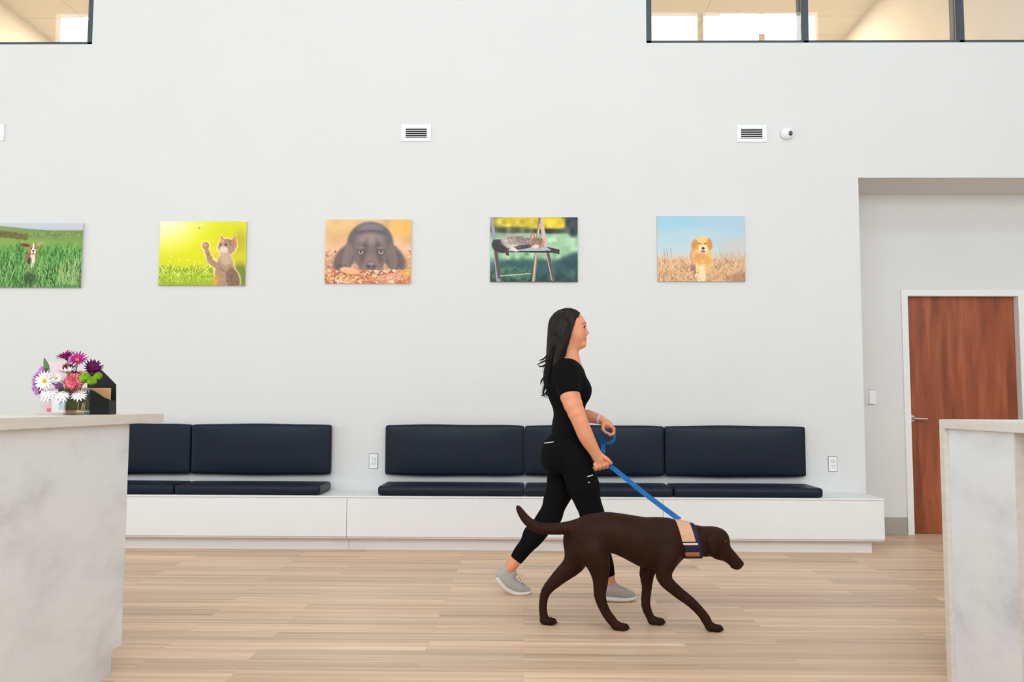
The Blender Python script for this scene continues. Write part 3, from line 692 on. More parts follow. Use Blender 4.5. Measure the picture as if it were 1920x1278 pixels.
def pic_cat_chair():
    r = np.random.default_rng(4); p = Paint(PW, PH)
    p.grad([(0, (80, 96, 70)), (.2, (56, 70, 64)), (.26, (148, 180, 144)), (.42, (160, 200, 158)), (.62, (150, 188, 148)), (.70, (56, 96, 90)), (1, (26, 62, 62))])
    p.ell(.55, .08, .55, .13, (226, 198, 48), 0, .5, .9); p.ell(1.0, .1, .18, .1, (236, 200, 40), 0, .6, .9); p.ell(1.28, .1, .13, .2, (40, 52, 62), 0, .4); p.ell(.35, .2, .3, .05, (70, 80, 60), 0, .8, .8); p.ell(.9, .22, .35, .04, (50, 60, 56), 0, .8, .8)
    p.mottle(r, 16, .07); p.ell(1.28, .68, .25, .12, (30, 66, 70), -15, .6, .9); p.ell(.6, .8, .5, .12, (34, 84, 84), 0, .9, .7)
    for _ in range(160):
        x, y = r.uniform(0, .6), r.uniform(.8, 1); p.line(x, y, x+r.normal(0, .05), y-.05, .003, (120, 160, 90), .5)
    W1, W2, W3 = (206, 180, 172), (150, 116, 90), (92, 74, 66)
    p.poly([(0, 0), (.045, 0), (.16, .99), (.10, .99)], (156, 150, 170)); p.poly([(.04, .35), (.09, .35), (.17, .95), (.12, .95)], W3)
    p.poly([(.735, 0), (.79, 0), (1.0, .98), (.94, .98)], W1); p.poly([(.86, .55), (.905, .55), (1.0, .98), (.955, .98)], W3)
    p.poly([(.735, 0), (.775, .02), (.69, .99), (.64, .99)], W2); p.poly([(.745, .1), (.76, .1), (.67, .99), (.65, .99)], (216, 186, 150))
    p.poly([(.14, .49), (.30, .51), (.30, .585), (.14, .55)], (216, 150, 130)); p.poly([(.24, .54), (.29, .55), (.29, .6), (.24, .585)], (70, 50, 44))
    p.poly([(.25, .50), (.70, .47), (.98, .46), (1.06, .52), (.25, .53)], (176, 178, 196)); p.poly([(.25, .525), (1.05, .515), (1.05, .57), (.95, .55), (.25, .545)], (44, 44, 50)); p.poly([(.85, .455), (1.06, .50), (1.06, .57), (.99, .55)], (56, 48, 50))
    p.line(.16, .905, .62, .87, .008, (200, 186, 160))
    # sleeping tabby kitten
    p.ell(.16, .45, .14, .10, (52, 48, 54), 20, .2); p.ell(.40, .38, .24, .11, (176, 160, 152), 4, .15); p.ell(.30, .42, .12, .07, (200, 186, 176), 35, .4, .9); p.ell(.50, .46, .16, .035, (70, 62, 64), -8, .3); p.ell(.37, .50, .06, .025, (222, 210, 204), 30, .3); p.ell(.65, .45, .02, .03, (226, 214, 206), 0, .3)
    for k in range(15):
        x = .26+.022*k; p.line(x, .29+.004*abs(k-7), x+.02, .41, .0045, (74, 62, 60), .75)
    p.fur(r, .40, .38, .23, .10, 500, 70, .03, 26); p.fur(r, .17, .45, .12, .08, 160, 70, .03, 14)
    p.ell(.72, .40, .11, .085, (168, 128, 108), 0, .15); p.fur(r, .72, .40, .10, .08, 160, 0, .015, 22); p.poly([(.60, .34), (.63, .22), (.70, .32)], (150, 112, 98)); p.poly([(.62, .33), (.64, .25), (.68, .32)], (214, 160, 146)); p.poly([(.78, .37), (.84, .33), (.81, .44)], (214, 140, 120))
    for k in range(6): p.line(.66+.025*k, .33, .67+.025*k, .39, .005, (70, 56, 50), .8)
    p.ell(.70, .455, .05, .03, (226, 204, 190), 0, .4); p.line(.64, .41, .68, .42, .004, (40, 30, 28)); p.line(.74, .41, .78, .40, .004, (40, 30, 28)); p.ell(.76, .44, .012, .01, (180, 110, 100), 0, .4); return p
def pic_golden():
    r = np.random.default_rng(5); p = Paint(PW, PH)
    p.grad([(0, (150, 198, 216)), (.3, (168, 204, 216)), (.55, (194, 208, 208)), (.64, (216, 200, 178)), (.68, (222, 178, 138)), (1, (202, 156, 110))])
    p.ell(1.1, .12, .5, .12, (178, 196, 214), 0, 1, .7); p.ell(.6, .3, .5, .1, (190, 206, 212), 0, 1, .6); p.ell(1.2, .45, .25, .12, (206, 194, 184), 0, 1, .7)
    p.mottle(r, 14, .03, .66, 1.1)
    Gc = [(236, 196, 148), (176, 128, 88), (250, 216, 176), (206, 158, 110), (140, 98, 72), (226, 172, 128)]
    def straw(n, y0, y1):
        for _ in range(n):
            x, y = r.uniform(0, 1.34), r.uniform(y0, y1); l = r.uniform(.03, .10); a = r.normal(0, .6); p.line(x, y, x+math.sin(a)*l, y-math.cos(a)*l, .003, Gc[r.integers(6)], .8)
    straw(500, .68, .85)
    for _ in range(60):
        x = r.uniform(.95, 1.34); p.line(x, .72, x+r.normal(0, .05), .5+r.uniform(0, .12), .0025, (190, 150, 120), .5)
    for x in (.14, .2, .1): p.line(x+.02, .64, x, .50, .003, (120, 96, 84), .7)
    g1, g2, g3 = (236, 182, 104), (214, 140, 66), (250, 222, 172)
    p.ell(.60, .60, .10, .16, (206, 150, 120), 10, .3); p.ell(.68, .62, .155, .19, g1, 0, .15); p.ell(.66, .84, .085, .2, g3, 5, .2); p.ell(.77, .78, .05, .12, g1, 15, .3); p.ell(.68, .66, .12, .08, g2, 15, .6, .6)
    p.ell(.685, .43, .115, .115, g1, 0, .15); p.ell(.575, .43, .05, .075, g2, 20, .25); p.ell(.80, .43, .04, .09, g2, -8, .25); p.ell(.69, .36, .08, .05, (250, 206, 130), 0, .6, .8); p.ell(.70, .50, .075, .06, g3, 0, .3)
    p.fur(r, .68, .62, .15, .18, 420, 0, .035, 20); p.fur(r, .685, .42, .11, .11, 260, 0, .02, 16); p.fur(r, .66, .84, .08, .18, 240, 0, .035, 14)
    for x in (.645, .735): p.line(x-.018, .425, x+.018, .422, .006, (90, 50, 24))
    p.ell(.70, .495, .024, .02, (50, 34, 34), 0, .25); p.ell(.695, .545, .035, .018, (90, 40, 36), 0, .3); p.ell(.69, .57, .028, .03, (238, 150, 146), 0, .25)
    p.ell(.55, .82, .04, .07, (110, 84, 76), 0, .6, .7); straw(520, .86, 1.08)
    p.ell(.69, .9, .045, .13, g3, -8, .3, .8); straw(120, .95, 1.1); p.ell(1.3, .95, .2, .08, (150, 110, 90), 0, .8, .6); return p
m_print = bpy.data.materials.new('printed_panel'); m_print.use_nodes = True
_b = m_print.node_tree.nodes['Principled BSDF']; _b.inputs['Roughness'].default_value = 0.45; _b.inputs['Specular IOR Level'].default_value = 0.3
_c = node(m_print.node_tree, 'ShaderNodeVertexColor', layer_name='print'); m_print.node_tree.links.new(_c.outputs[0], _b.inputs['Base Color'])
m_printedge = mat('print_edge', (0.62, 0.60, 0.57), 0.6)
def wall_print(P, x0, x1, z0, z1, label):
    t = thing('wall_picture', label, 'picture', ((x0+x1)/2, 0, z0), 'animal pictures in a row on the wall')
    obj('backing_panel', box(x0, -0.020, z0, x1, -0.0005, z1, 0.001), m_printedge, t)
    w, h = P.w, P.h; xs = np.linspace(x0, x1, w); zs = np.linspace(z1, z0, h); X, Z = np.meshgrid(xs, zs)
    co = np.stack([X, np.full_like(X, -0.0205), Z], -1).reshape(-1, 3)
    i = np.arange((h-1)*w).reshape(h-1, w)[:, :-1].ravel(); q = np.stack([i, i+w, i+w+1, i+1], 1)
    me = bpy.data.meshes.new('picture_print'); me.vertices.add(len(co)); me.vertices.foreach_set('co', co.ravel())
    me.loops.add(q.size); me.loops.foreach_set('vertex_index', q.ravel().astype(np.int32)); me.polygons.add(len(q)); me.polygons.foreach_set('loop_start', np.arange(0, q.size, 4, dtype=np.int32))
    me.update(calc_edges=True); a = me.color_attributes.new('print', 'FLOAT_COLOR', 'POINT')
    c = np.clip(P.a, 0, 255)/255; c = np.where(c <= .04045, c/12.92, ((c+.055)/1.055)**2.4); c = np.clip(c*PRINT_GAIN, 0, .9)
    a.data.foreach_set('color', np.concatenate([c.reshape(-1, 3), np.ones((w*h, 1))], 1).astype(np.float32).ravel())
    me.materials.append(m_print); o = bpy.data.objects.new('picture_print', me); COL.objects.link(o); o.parent = t; o.matrix_parent_inverse = Matrix.Translation(-t.location)
PRINT_GAIN = 1.05
wall_print(pic_beagle(), -4.46, -3.722, 2.095, 2.644, 'unframed picture of a beagle running through tall green grass, cut off at left')
wall_print(pic_kitten(), -3.068, -2.337, 2.115, 2.658, 'unframed picture of a ginger kitten raising a paw on bright yellow-green')
wall_print(pic_labrador(), -1.668, -0.948, 2.135, 2.677, 'unframed picture of a brown dog lying in orange autumn leaves')
wall_print(pic_cat_chair(), -0.284, 0.447, 2.150, 2.697, 'unframed picture of a tabby cat asleep on a garden chair')
wall_print(pic_golden(), 1.112, 1.839, 2.157, 2.707, 'unframed picture of a golden dog walking through dry grass under blue sky')

# ------------------------------------------------------------------ the woman
def A(*l):
    """points given on the y plane they lie in -> world"""
    return [np.array(at(x, y, Y)) for x, y, Y in l]
YM, YR, YL = -1.95, -2.035, -1.865
woman = thing('person', 'woman in black short-sleeved scrubs with long dark hair walking a brown dog', 'person', (0.30, YM, 0))
fld = lambda h, lo, hi: Field(lo, hi, h)
LO, HI = (-0.20, -2.32, -0.02), (0.80, -1.60, 1.74)

B = Field(LO, HI, 0.0042)
p = lambda x, y, Y=YM: np.array(at(x, y, Y))
# torso
def torso(F, g=0.0):
    F.ell(p(1063, 722), (0.108+g, 0.158+g, 0.150+g), 0.03, tilt=-0.08)
    for s in (-1, 1): F.ell(p(1087, 733, YM+s*0.070), (0.058+g, 0.062+g, 0.062+g), 0.05)
    F.ell(p(1068, 785), (0.082+g, 0.125+g, 0.12+g), 0.06)
    F.cone(p(1060, 697, YM-0.12), p(1060, 697, YM+0.12), 0.052+g, 0.052+g, 0.05)
def hips(F, g=0.0):
    F.ell(p(1066, 838), (0.110+g, 0.158+g, 0.115+g), 0.05)
    for s in (-1, 1): F.ell(p(1043, 858, YM+s*0.065), (0.078+g, 0.078+g, 0.088+g), 0.05)
R_LEG = [p(1078, 862, YR), p(1094, 912, YR), p(1111, 966, YR), p(1121, 1008, YR), p(1141, 1078, YR), p(1143, 1100, YR)]
R_RAD = [0.090, 0.079, 0.057, 0.050, 0.033, 0.030]
L_LEG = [p(1058, 862, YL), p(1052, 912, YL), p(1032, 966, YL), p(1002, 1002, YL), p(968, 1048, YL), p(955, 1066, YL)]
L_RAD = [0.090, 0.074, 0.055, 0.048, 0.034, 0.030]
torso(B); hips(B)
B.chain(R_LEG, R_RAD, 0.02); B.chain(L_LEG, L_RAD, 0.02)
B.chain([p(1143, 1102, YR), p(1160, 1111, YR), p(1180, 1115, YR)], [0.024, 0.017, 0.010], 0.01)
B.chain([p(952, 1072, YL), p(966, 1094, YL), p(984, 1106, YL)], [0.022, 0.016, 0.010], 0.01)
# neck and head
B.cone(p(1064, 640), p(1063, 688), 0.050, 0.056, 0.03); B.cone(p(1070, 650), p(1078, 692), 0.034, 0.045, 0.03)
B.ell(p(1066, 609), (0.096, 0.077, 0.092), 0.02); B.ell(p(1078, 622), (0.062, 0.062, 0.092), 0.04)
B.cone(p(1068, 640), p(1090, 645), 0.044, 0.022, 0.035); B.ell(p(1094, 646), (0.015, 0.020, 0.014), 0.018)
for s in (-1, 1):
    B.ell(p(1083, 628, YM+s*0.036), (0.030, 0.022, 0.028), 0.03); B.ell(p(1066, 623, YM+s*0.074), (0.018, 0.009, 0.030), 0.008)
    B.ell(p(1098.5, 613.5, YM+s*0.033), (0.014, 0.017, 0.011), 0.010, mode='sub')
B.ell(p(1092.5, 606), (0.014, 0.045, 0.010), 0.02)
B.cone(p(1094.5, 611), p(1099.3, 622), 0.0075, 0.0105, 0.014); B.ell(p(1100.4, 624), (0.012, 0.0115, 0.0095), 0.012)
for s in (-1, 1): B.ell(p(1099, 627, YM+s*0.011), (0.009, 0.007, 0.006), 0.006)
B.cone(p(1096.3, 627), p(1096.6, 634), 0.009, 0.010, 0.012); B.ell(p(1097.2, 635), (0.010, 0.021, 0.0055), 0.006); B.ell(p(1096.6, 639.6), (0.010, 0.018, 0.006), 0.005)
# near (right) arm
RA = [p(1062, 702, -2.10), p(1069, 742, -2.145), p(1087, 789, -2.165), p(1100, 820, -2.155), p(1116, 848, -2.135)]
B.chain(RA, [0.056, 0.056, 0.044, 0.041, 0.028], 0.02)
B.cone(p(1116, 848, -2.135), p(1124, 861, -2.13), 0.027, 0.026, 0.02, sy=0.9); B.cone(p(1122, 858, -2.128), p(1126, 865, -2.125), 0.031, 0.028, 0.015, sy=0.75)
for i in range(4):
    b0 = p(1137-7.2*i, 862+2.6*i, -2.135); q = [b0, p(1139.5-7.0*i, 870+2.2*i, -2.138), p(1138-7.0*i, 875.5+1.5*i, -2.118), p(1134-6.8*i, 870+2*i, -2.100)]
    B.chain(q, [0.0105, 0.0102, 0.0095, 0.0085], 0.003)
B.chain([p(1128, 854, -2.138), p(1138, 860, -2.150), p(1146, 868, -2.146)], [0.013, 0.0105, 0.0085], 0.004)
# far (left) arm, bent forward
LA = [p(1064, 702, -1.80), p(1074, 742, -1.755), p(1081, 778, -1.745), p(1102, 780, -1.765), p(1125, 786, -1.80)]
B.chain(LA, [0.054, 0.048, 0.042, 0.038, 0.026], 0.02)
B.cone(p(1127, 787, -1.802), p(1140, 796, -1.806), 0.024, 0.027, 0.012, sy=1.35)
for i in range(4):
    Yi = -1.838+0.0195*i; q = [p(1143, 797+0.6*i, Yi), p(1151-i*.6, 803+.8*i, Yi), p(1151-i*.8, 812+.4*i, Yi), p(1143.5, 815, Yi), p(1139, 811, Yi)]
    B.chain(q, [0.0105, 0.0098, 0.0092, 0.0085, 0.0078], 0.003)
B.chain([p(1131, 795, -1.832), p(1130, 804, -1.845), p(1136, 811, -1.846)], [0.012, 0.0098, 0.0085], 0.004)
def skin_pt(q, lift=0.0005):
    """the point of the head surface seen from the head's centre towards q"""
    o = np.array([p(1066, 606)[0], YM, q[2]]); d = np.array(q)-o; d /= np.linalg.norm(d); t = 0.02
    while t < 0.15:
        i = tuple(np.round((o+d*t-B.lo)/B.h).astype(int))
        if B.f[i] > 0: break
        t += 0.0005
    return o+d*(t-float(B.f[i])+lift)
LIP = p(1097, 637.3)
def bslots(c):
    return ((np.abs(c[:, 0]-LIP[0]) < 0.02) & (c[:, 0] > LIP[0]-0.006) & (np.abs(c[:, 2]-LIP[2]) < 0.011) & (np.abs(c[:, 1]-YM) < 0.022)).astype(int)
B.mesh('body', [m_skin, m_lip], woman, bslots)
m_eye = mat('eye_white', (0.75, 0.72, 0.70), 0.2, 0.6); m_iris = mat('dark_iris', (0.03, 0.015, 0.01), 0.15, 0.7); m_brow = mat('eyebrow', (0.03, 0.018, 0.012), 0.7)
for s in (-1, 1):
    bm = bmesh.new(); bmesh.ops.create_uvsphere(bm, u_segments=20, v_segments=14, radius=0.0115, matrix=Matrix.Translation(at(1092.6, 613.5, YM+s*0.032)))
    e = obj('eye', bm, m_eye, woman, True)
    bm = bmesh.new(); bmesh.ops.create_uvsphere(bm, u_segments=16, v_segments=12, radius=0.0075, matrix=Matrix.Translation(at(1094.6, 613.6, YM+s*0.0355)))
    obj('iris', bm, m_iris, e, True)
    obj('upper_lash', tube([at(1090.6, 612.2, YM+s*0.0455), at(1094.8, 610.8, YM+s*0.0405), at(1096.6, 610.9, YM+s*0.034), at(1096.4, 611.6, YM+s*0.024)], [0.0015, 0.0026, 0.0026, 0.0012], 6), m_brow, e, True)
    obj('eyebrow', tube([skin_pt(p(1089, 607.5, YM+s*0.058)), skin_pt(p(1093, 605.3, YM+s*0.047)), skin_pt(p(1096.4, 605.0, YM+s*0.033)), skin_pt(p(1097.4, 606.2, YM+s*0.018))], [0.0015, 0.0028, 0.0032, 0.002], 8), m_brow, woman, True)

# clothes
T = Field((0.02, -2.30, 0.85), (0.62, -1.62, 1.46), 0.005)
torso(T, 0.013); T.ell(p(1067, 812), (0.105, 0.158, 0.09), 0.05)
T.cut(p(1067, 818), (0.05, 0, -1))
def sleeve(F, a, b, ra, rb, sy=1.0):
    a, b = np.array(a), np.array(b); m = 0.14; sl, X, Y, Z = F._win(np.minimum(a, b)-m, np.maximum(a, b)+m); ba = b-a; L = np.linalg.norm(ba)
    tt = ((X-a[0])*ba[0]+(Y-a[1])*ba[1]+(Z-a[2])*ba[2])/L**2; t = np.clip(tt, 0, 1)
    d = np.sqrt((X-a[0]-t*ba[0])**2+(Y-a[1]-t*ba[1])**2+(Z-a[2]-t*ba[2])**2)-(ra+(rb-ra)*t); d = np.maximum(d, (tt-1)*L)
    F.put(sl, d, 0.035)
sleeve(T, p(1061, 700, -2.09), p(1069.5, 741, -2.145), 0.066, 0.069); sleeve(T, p(1063, 700, -1.81), p(1072, 740, -1.76), 0.064, 0.064)
T.cone(p(1064, 640), p(1064, 681), 0.058, 0.060, 0.01, mode='sub'); T.ell(p(1086, 678), (0.030, 0.040, 0.040), 0.012, mode='sub')
T.ripple(lambda X, Y, Z: 0.0022*np.sin(Z*38+X*30+6*Y)*np.cos(X*22-Z*14+9*Y))
T.mesh('scrub_top', m_black, woman)
P_ = Field((-0.14, -2.26, 0.06), (0.72, -1.64, 1.02), 0.005)
hips(P_, 0.012)
for s in (-1, 1): P_.ell(p(1041, 840, YM+s*0.062), (0.062, 0.075, 0.070), 0.05)
P_.ell(p(1067, 820), (0.09, 0.14, 0.05), 0.04); P_.ell(p(1067, 806), (0.088, 0.135, 0.06), 0.04); P_.cut(p(1067, 800), (0, 0, 1))
for leg, rad, Yc in ((R_LEG, R_RAD, YR), (L_LEG, L_RAD, YL)):
    for i in range(3): P_.cone(leg[i], leg[i+1], rad[i]+0.010, rad[i+1]+0.010, 0.025)
    sleeve(P_, leg[3], leg[4]+(leg[4]-leg[3])*0.03, rad[3]+0.010, rad[4]+0.006)
P_.ripple(lambda X, Y, Z: 0.0022*np.sin(Z*46+X*26)*np.cos(X*24-Z*12+8*Y))
P_.mesh('scrub_pants', m_black, woman)
m_reflect = mat('pale_reflective_trim', lin((190, 188, 186)), 0.5, 0.4)
for a, b, mm in (((1098, 905.5, -2.122), (1106, 903.5, -2.12), m_reflect), ((1101, 893.5, -2.122), (1112, 890, -2.114), m_reflect), ((1021, 830.5, -2.045), (1038, 828, -2.098), mat('pale_pink_phone_edge', lin((206, 186, 200)), 0.4))):
    v, f = tube([p(*a), (p(*a)+p(*b))/2, p(*b)], [0.003, 0.0042, 0.003], 8); obj('pocket_trim', (v, f), mm, woman, True)

# hair
H = Field((0.0, -2.16, 1.06), (0.48, -1.74, 1.74), 0.0045)
H.ell(p(1063.5, 609), (0.108, 0.090, 0.100), 0.02)
H.cut(p(1077, 605), (0.86, 0, -0.42))
H.ell(p(1071, 591.5), (0.045, 0.070, 0.022), 0.03, tilt=-0.35)
H.chain([p(1052, 612), p(1046, 642), p(1040, 672), p(1033, 700), p(1029, 722)], [0.072, 0.058, 0.046, 0.036, 0.022], 0.03, sy=1.45)
H.chain([p(1062, 608, -2.01), p(1056, 634, -2.025), p(1049, 664, -2.02), p(1041, 690, -2.02)], [0.042, 0.036, 0.030, 0.014], 0.025)
H.chain([p(1062, 608, -1.89), p(1056, 634, -1.875), p(1050, 664, -1.88)], [0.042, 0.036, 0.028], 0.025)
H.ripple(lambda X, Y, Z: 0.0030*np.sin(Y*150+np.sin(Z*22)*2.2+X*55)+0.0016*np.sin(Y*330-X*120+Z*18))
hair = H.mesh('hair', m_hair, woman)
rg = random.Random(7); lst = []
for i in range(120):
    s = rg.uniform(-1, 1); back = rg.uniform(0, 1); Yb = YM+0.085*s
    ph = rg.uniform(0, 6.28); am = rg.uniform(1.5, 4.5); x0 = 1052-14*back*(1-abs(s)*.5)+rg.uniform(-3, 3); fly = rg.random()
    end = rg.uniform(690, 748); pts = []
    for k in range(9):
        q = k/8; yy = 632+(end-632)*q; xx = x0+(1031-x0)*q-7*math.sin(q*2.6)+am*q*math.sin(q*6+ph)-(9*q**3 if fly > 0.8 else 0)
        pts.append(p(xx, yy, Yb*(1-0.1*q)+YM*0.1*q+0.006*math.sin(q*5+ph)))
    lst.append(tube(pts, [0.0035]*6+[0.0028, 0.0018, 0.0006], 5))
for a, b, c_ in (((1030, 672), (1018, 678), (1005, 684)), ((1028, 680), (1015, 687), (1008, 683)), ((1030, 660), (1020, 672), (1009, 676)), ((1026, 700), (1016, 712), (1013, 722)), ((1026, 722), (1019, 735), (1022, 744)), ((1028, 730), (1020, 740), (1014, 741))):
    lst.append(tube(spline([p(*a, YM-0.03), p(*b, YM-0.035), p(*c_, YM-0.04)], 9), [0.005]*6+[0.0035, 0.002, 0.0006], 6))
obj('loose_strands', join(lst), m_hair, hair, True)

# wristband, shoes
wp, wd = p(1123, 785.5, -1.797), (p(1125, 786, -1.80)-p(1102, 780, -1.765)); wd /= np.linalg.norm(wd)
bm = bmesh.new(); bmesh.ops.create_cone(bm, cap_ends=False, segments=36, radius1=0.034, radius2=0.031, depth=0.022, matrix=Matrix.Translation(wp) @ Vector(wd).to_track_quat('Z', 'Y').to_matrix().to_4x4())
bmesh.ops.solidify(bm, geom=bm.faces[:], thickness=0.004); obj('wristband', bm, m_band, woman, True)
def shoe(Yc, up, upr, collar, sole, soler, laces, cut0):
    lo = np.min([q for q in up+sole], 0)-0.07; hi = np.max([q for q in up+sole], 0)+0.07; lo[1], hi[1] = Yc-0.08, Yc+0.08; lo[2] = max(lo[2], -0.02)
    U = Field(lo, hi, 0.0035); U.chain(up, upr, 0.015, sy=1.12)
    for a, b, ra, rb in collar: U.cone(a, b, ra, rb, 0.02)
    S_ = Field(lo, hi, 0.0035); S_.chain(sole, soler, 0.008, sy=2.9); S_.cut((0, 0, 0.0), (0, 0, -1))
    U.cut((0, 0, 0.006), (0, 0, -1))
    if cut0 is not None: U.ell(cut0[0], cut0[1], 0.01, mode='sub')
    u = U.mesh('shoe', m_shoe, woman); S_.mesh('sole', m_sole, u)
    ls = []
    for a, b in laces: ls.append(tube(spline([a, (a+b)/2+np.array([0.004, 0, 0.006]), b], 7), 0.0028, 6))
    obj('laces', join(ls), m_lace, u, True); return u
up = [p(1136, 1107, YR), p(1150, 1107, YR), p(1168, 1112, YR), p(1184, 1116, YR)]
sh = shoe(YR, up, [0.037, 0.037, 0.032, 0.024], [(p(1136, 1104, YR), p(1136, 1098, YR), 0.030, 0.028), (p(1148, 1103, YR), p(1151, 1096, YR), 0.026, 0.016), (p(1142, 1100, YR), p(1146, 1096, YR), 0.028, 0.026)],
     [p(1132, 1119, YR), p(1150, 1121, YR), p(1172, 1122, YR), p(1190, 1120, YR)], [0.0165, 0.0165, 0.0155, 0.012],
     [(p(1153+4.6*i, 1098.0+2.0*i, YR-0.026), p(1155.5+4.6*i, 1094.5+2.2*i, YR+0.018)) for i in range(5)], None)
obj('pink_mark', join([tube([p(1143+3.4*k, 1108.5+.5*k, YR-0.0415), p(1146+3.4*k, 1106.0+.5*k, YR-0.0415)], 0.0030, 6) for k in range(6)]), m_pinklogo, sh)
up = [p(941, 1078, YL), p(954, 1090, YL), p(970, 1100, YL), p(988, 1106, YL)]
shoe(YL, up, [0.038, 0.038, 0.032, 0.023], [(p(942, 1077, YL), p(948, 1070, YL), 0.030, 0.028), (p(955, 1084, YL), p(963, 1072, YL), 0.028, 0.018)],
     [p(934.5, 1084, YL), p(948, 1100, YL), p(964, 1109.5, YL), p(978, 1111, YL), p(993, 1109.5, YL)], [0.018, 0.017, 0.016, 0.014, 0.011],
     [(p(968+3.6*i, 1079+4.6*i, YL-0.022), p(969+3.6*i, 1078+4.6*i, YL+0.022)) for i in range(5)], None)

# ------------------------------------------------------------------ the dog
YD = -2.62; q_ = lambda x, y, Y=YD: np.array(at(x, y, Y))
dog = thing('dog', 'chocolate brown short-haired dog walking with lowered head, raised tail and wide collar', 'dog', (0.5, YD, 0))
D = Field((-0.08, -2.86, -0.02), (1.20, -2.38, 0.70), 0.0042)
def dogneck(F, g=0.0): F.cone(q_(1258, 1010), q_(1322, 1015), 0.092+g, 0.076+g, 0.0 if g else 0.04, sy=0.92)
D.ell(q_(1222, 1019), (0.150, 0.098, 0.128), 0.03, tilt=-0.05); D.ell(q_(1176, 1004), (0.140, 0.088, 0.108), 0.05, tilt=-0.15)
D.ell(q_(1136, 994), (0.115, 0.080, 0.094), 0.04); D.ell(q_(1102, 998), (0.080, 0.080, 0.088), 0.03)
D.ell(q_(1254, 1026), (0.070, 0.082, 0.112), 0.03); D.ell(q_(1240, 985), (0.07, 0.055, 0.035), 0.04)
dogneck(D)
D.ell(q_(1341, 1012), (0.073, 0.061, 0.066), 0.03); D.cone(q_(1352, 1028), q_(1382, 1056), 0.043, 0.030, 0.025, sy=0.95)
D.ell(q_(1349, 1034), (0.045, 0.05, 0.04), 0.02); D.ell(q_(1379, 1060), (0.026, 0.024, 0.017), 0.01)
D.cone(q_(1362, 1056, YD-0.036), q_(1384, 1063.5, YD-0.024), 0.003, 0.002, 0.002, mode='sub'); D.cone(q_(1362, 1056, YD+0.036), q_(1384, 1063.5, YD+0.024), 0.003, 0.002, 0.002, mode='sub')
for s in (-1, 1):
    D.cone(q_(1330, 1000, YD+s*0.056), q_(1336, 1012, YD+s*0.077), 0.020, 0.024, 0.012, sy=0.6); D.cone(q_(1336, 1014, YD+s*0.080), q_(1340, 1036, YD+s*0.083), 0.031, 0.010, 0.003, sy=0.30)
    D.ell(q_(1357, 1008, YD+s*0.036), (0.016, 0.015, 0.012), 0.012)
D.chain([q_(1092, 984), q_(1066, 989), q_(1038, 991), q_(1010, 989), q_(990, 977), q_(978, 962), q_(971, 950)], [0.036, 0.030, 0.027, 0.025, 0.021, 0.016, 0.009], 0.02)
FA, NE = -2.575, -2.675
# hind legs
D.ell(q_(1084, 1018, FA), (0.078, 0.048, 0.110), 0.03, tilt=0.15); D.chain([q_(1085, 1030, FA), q_(1076, 1056, FA), q_(1048, 1082, FA), q_(1024, 1108, FA), q_(1018, 1135, FA), q_(1020, 1158, FA)], [0.070, 0.052, 0.036, 0.023, 0.018, 0.019], 0.02)
D.ell(q_(1110, 1018, NE+0.012), (0.078, 0.050, 0.118), 0.06, tilt=-0.1); D.chain([q_(1112, 1030, NE), q_(1122, 1056, NE), q_(1126, 1088, NE), q_(1125, 1118, NE), q_(1136, 1147, NE), q_(1154, 1171, NE)], [0.064, 0.050, 0.031, 0.022, 0.017, 0.018], 0.04)
# front legs
FF, FN = -2.560, -2.685
D.chain([q_(1248, 1030, FF), q_(1216, 1064, FF), q_(1213, 1100, FF), q_(1211, 1134, FF), q_(1221, 1161, FF)], [0.055, 0.042, 0.024, 0.021, 0.017], 0.02)
D.chain([q_(1254, 1040, FN), q_(1244, 1080, FN), q_(1268, 1107, FN), q_(1295, 1128, FN), q_(1318, 1152, FN), q_(1329, 1171, FN)], [0.055, 0.031, 0.023, 0.019, 0.016, 0.016], 0.04)
m_claw = mat('dark_claws', lin((40, 30, 26)), 0.4)
claws = []
def paw(x, y, Y, ang):
    a = q_(x, y, Y); a[2] = 0.020; ca, sa = math.cos(ang), math.sin(ang)
    D.ell(a, (0.030, 0.028, 0.022), 0.014)
    for k, (dx, dy) in enumerate(((0.024, -0.022), (0.037, -0.008), (0.037, 0.008), (0.024, 0.022))):
        c = a+np.array([dx, dy, -0.004]); D.ell(c, (0.021, 0.0100, 0.0165), 0.003)
        claws.append(tube([c+np.array([0.016, 0, 0.0]), c+np.array([0.026, 0, -0.008])], [0.003, 0.001], 6))
paw(1023, 1163, FA, 0); paw(1158, 1172, NE, 0); paw(1226, 1163, FF, 0); paw(1334, 1166, FN, 0)
D.cut((0, 0, 0.001), (0, 0, -1))
D.mesh('body', m_coat, dog)
for cl in claws: obj('claw', cl, m_claw, dog, True)
bm = bmesh.new(); bmesh.ops.create_uvsphere(bm, u_segments=20, v_segments=14, radius=1)
n0 = q_(1390, 1056)
for v in bm.verts: v.co = Vector((n0[0]+v.co.x*0.013, n0[1]+v.co.y*0.018, n0[2]+v.co.z*0.015))
obj('nose', bm, m_nose, dog, True)
for s in (-1, 1):
    bm = bmesh.new(); bmesh.ops.create_uvsphere(bm, u_segments=16, v_segments=12, radius=0.0100, matrix=Matrix.Translation(Vector(q_(1359, 1014, YD+s*0.0435)))); obj('eye', bm, m_iris, dog, True)
def ring(g, xa, xb, zt=None, zb=None):
    R = Field(q_(1262, 1070)-[0.05, 0.16, 0.02], q_(1325, 965)+[0.05, 0.16, 0.02], 0.003); dogneck(R, g)
    R.cut(q_(xa, 1012), (-0.975, 0, -0.22)); R.cut(q_(xb, 1012), (0.975, 0, 0.22))
    if zt: R.cut(q_(1290, zt), (0, 0, 1))
    if zb: R.cut(q_(1290, zb), (0, 0, -1))
    return R
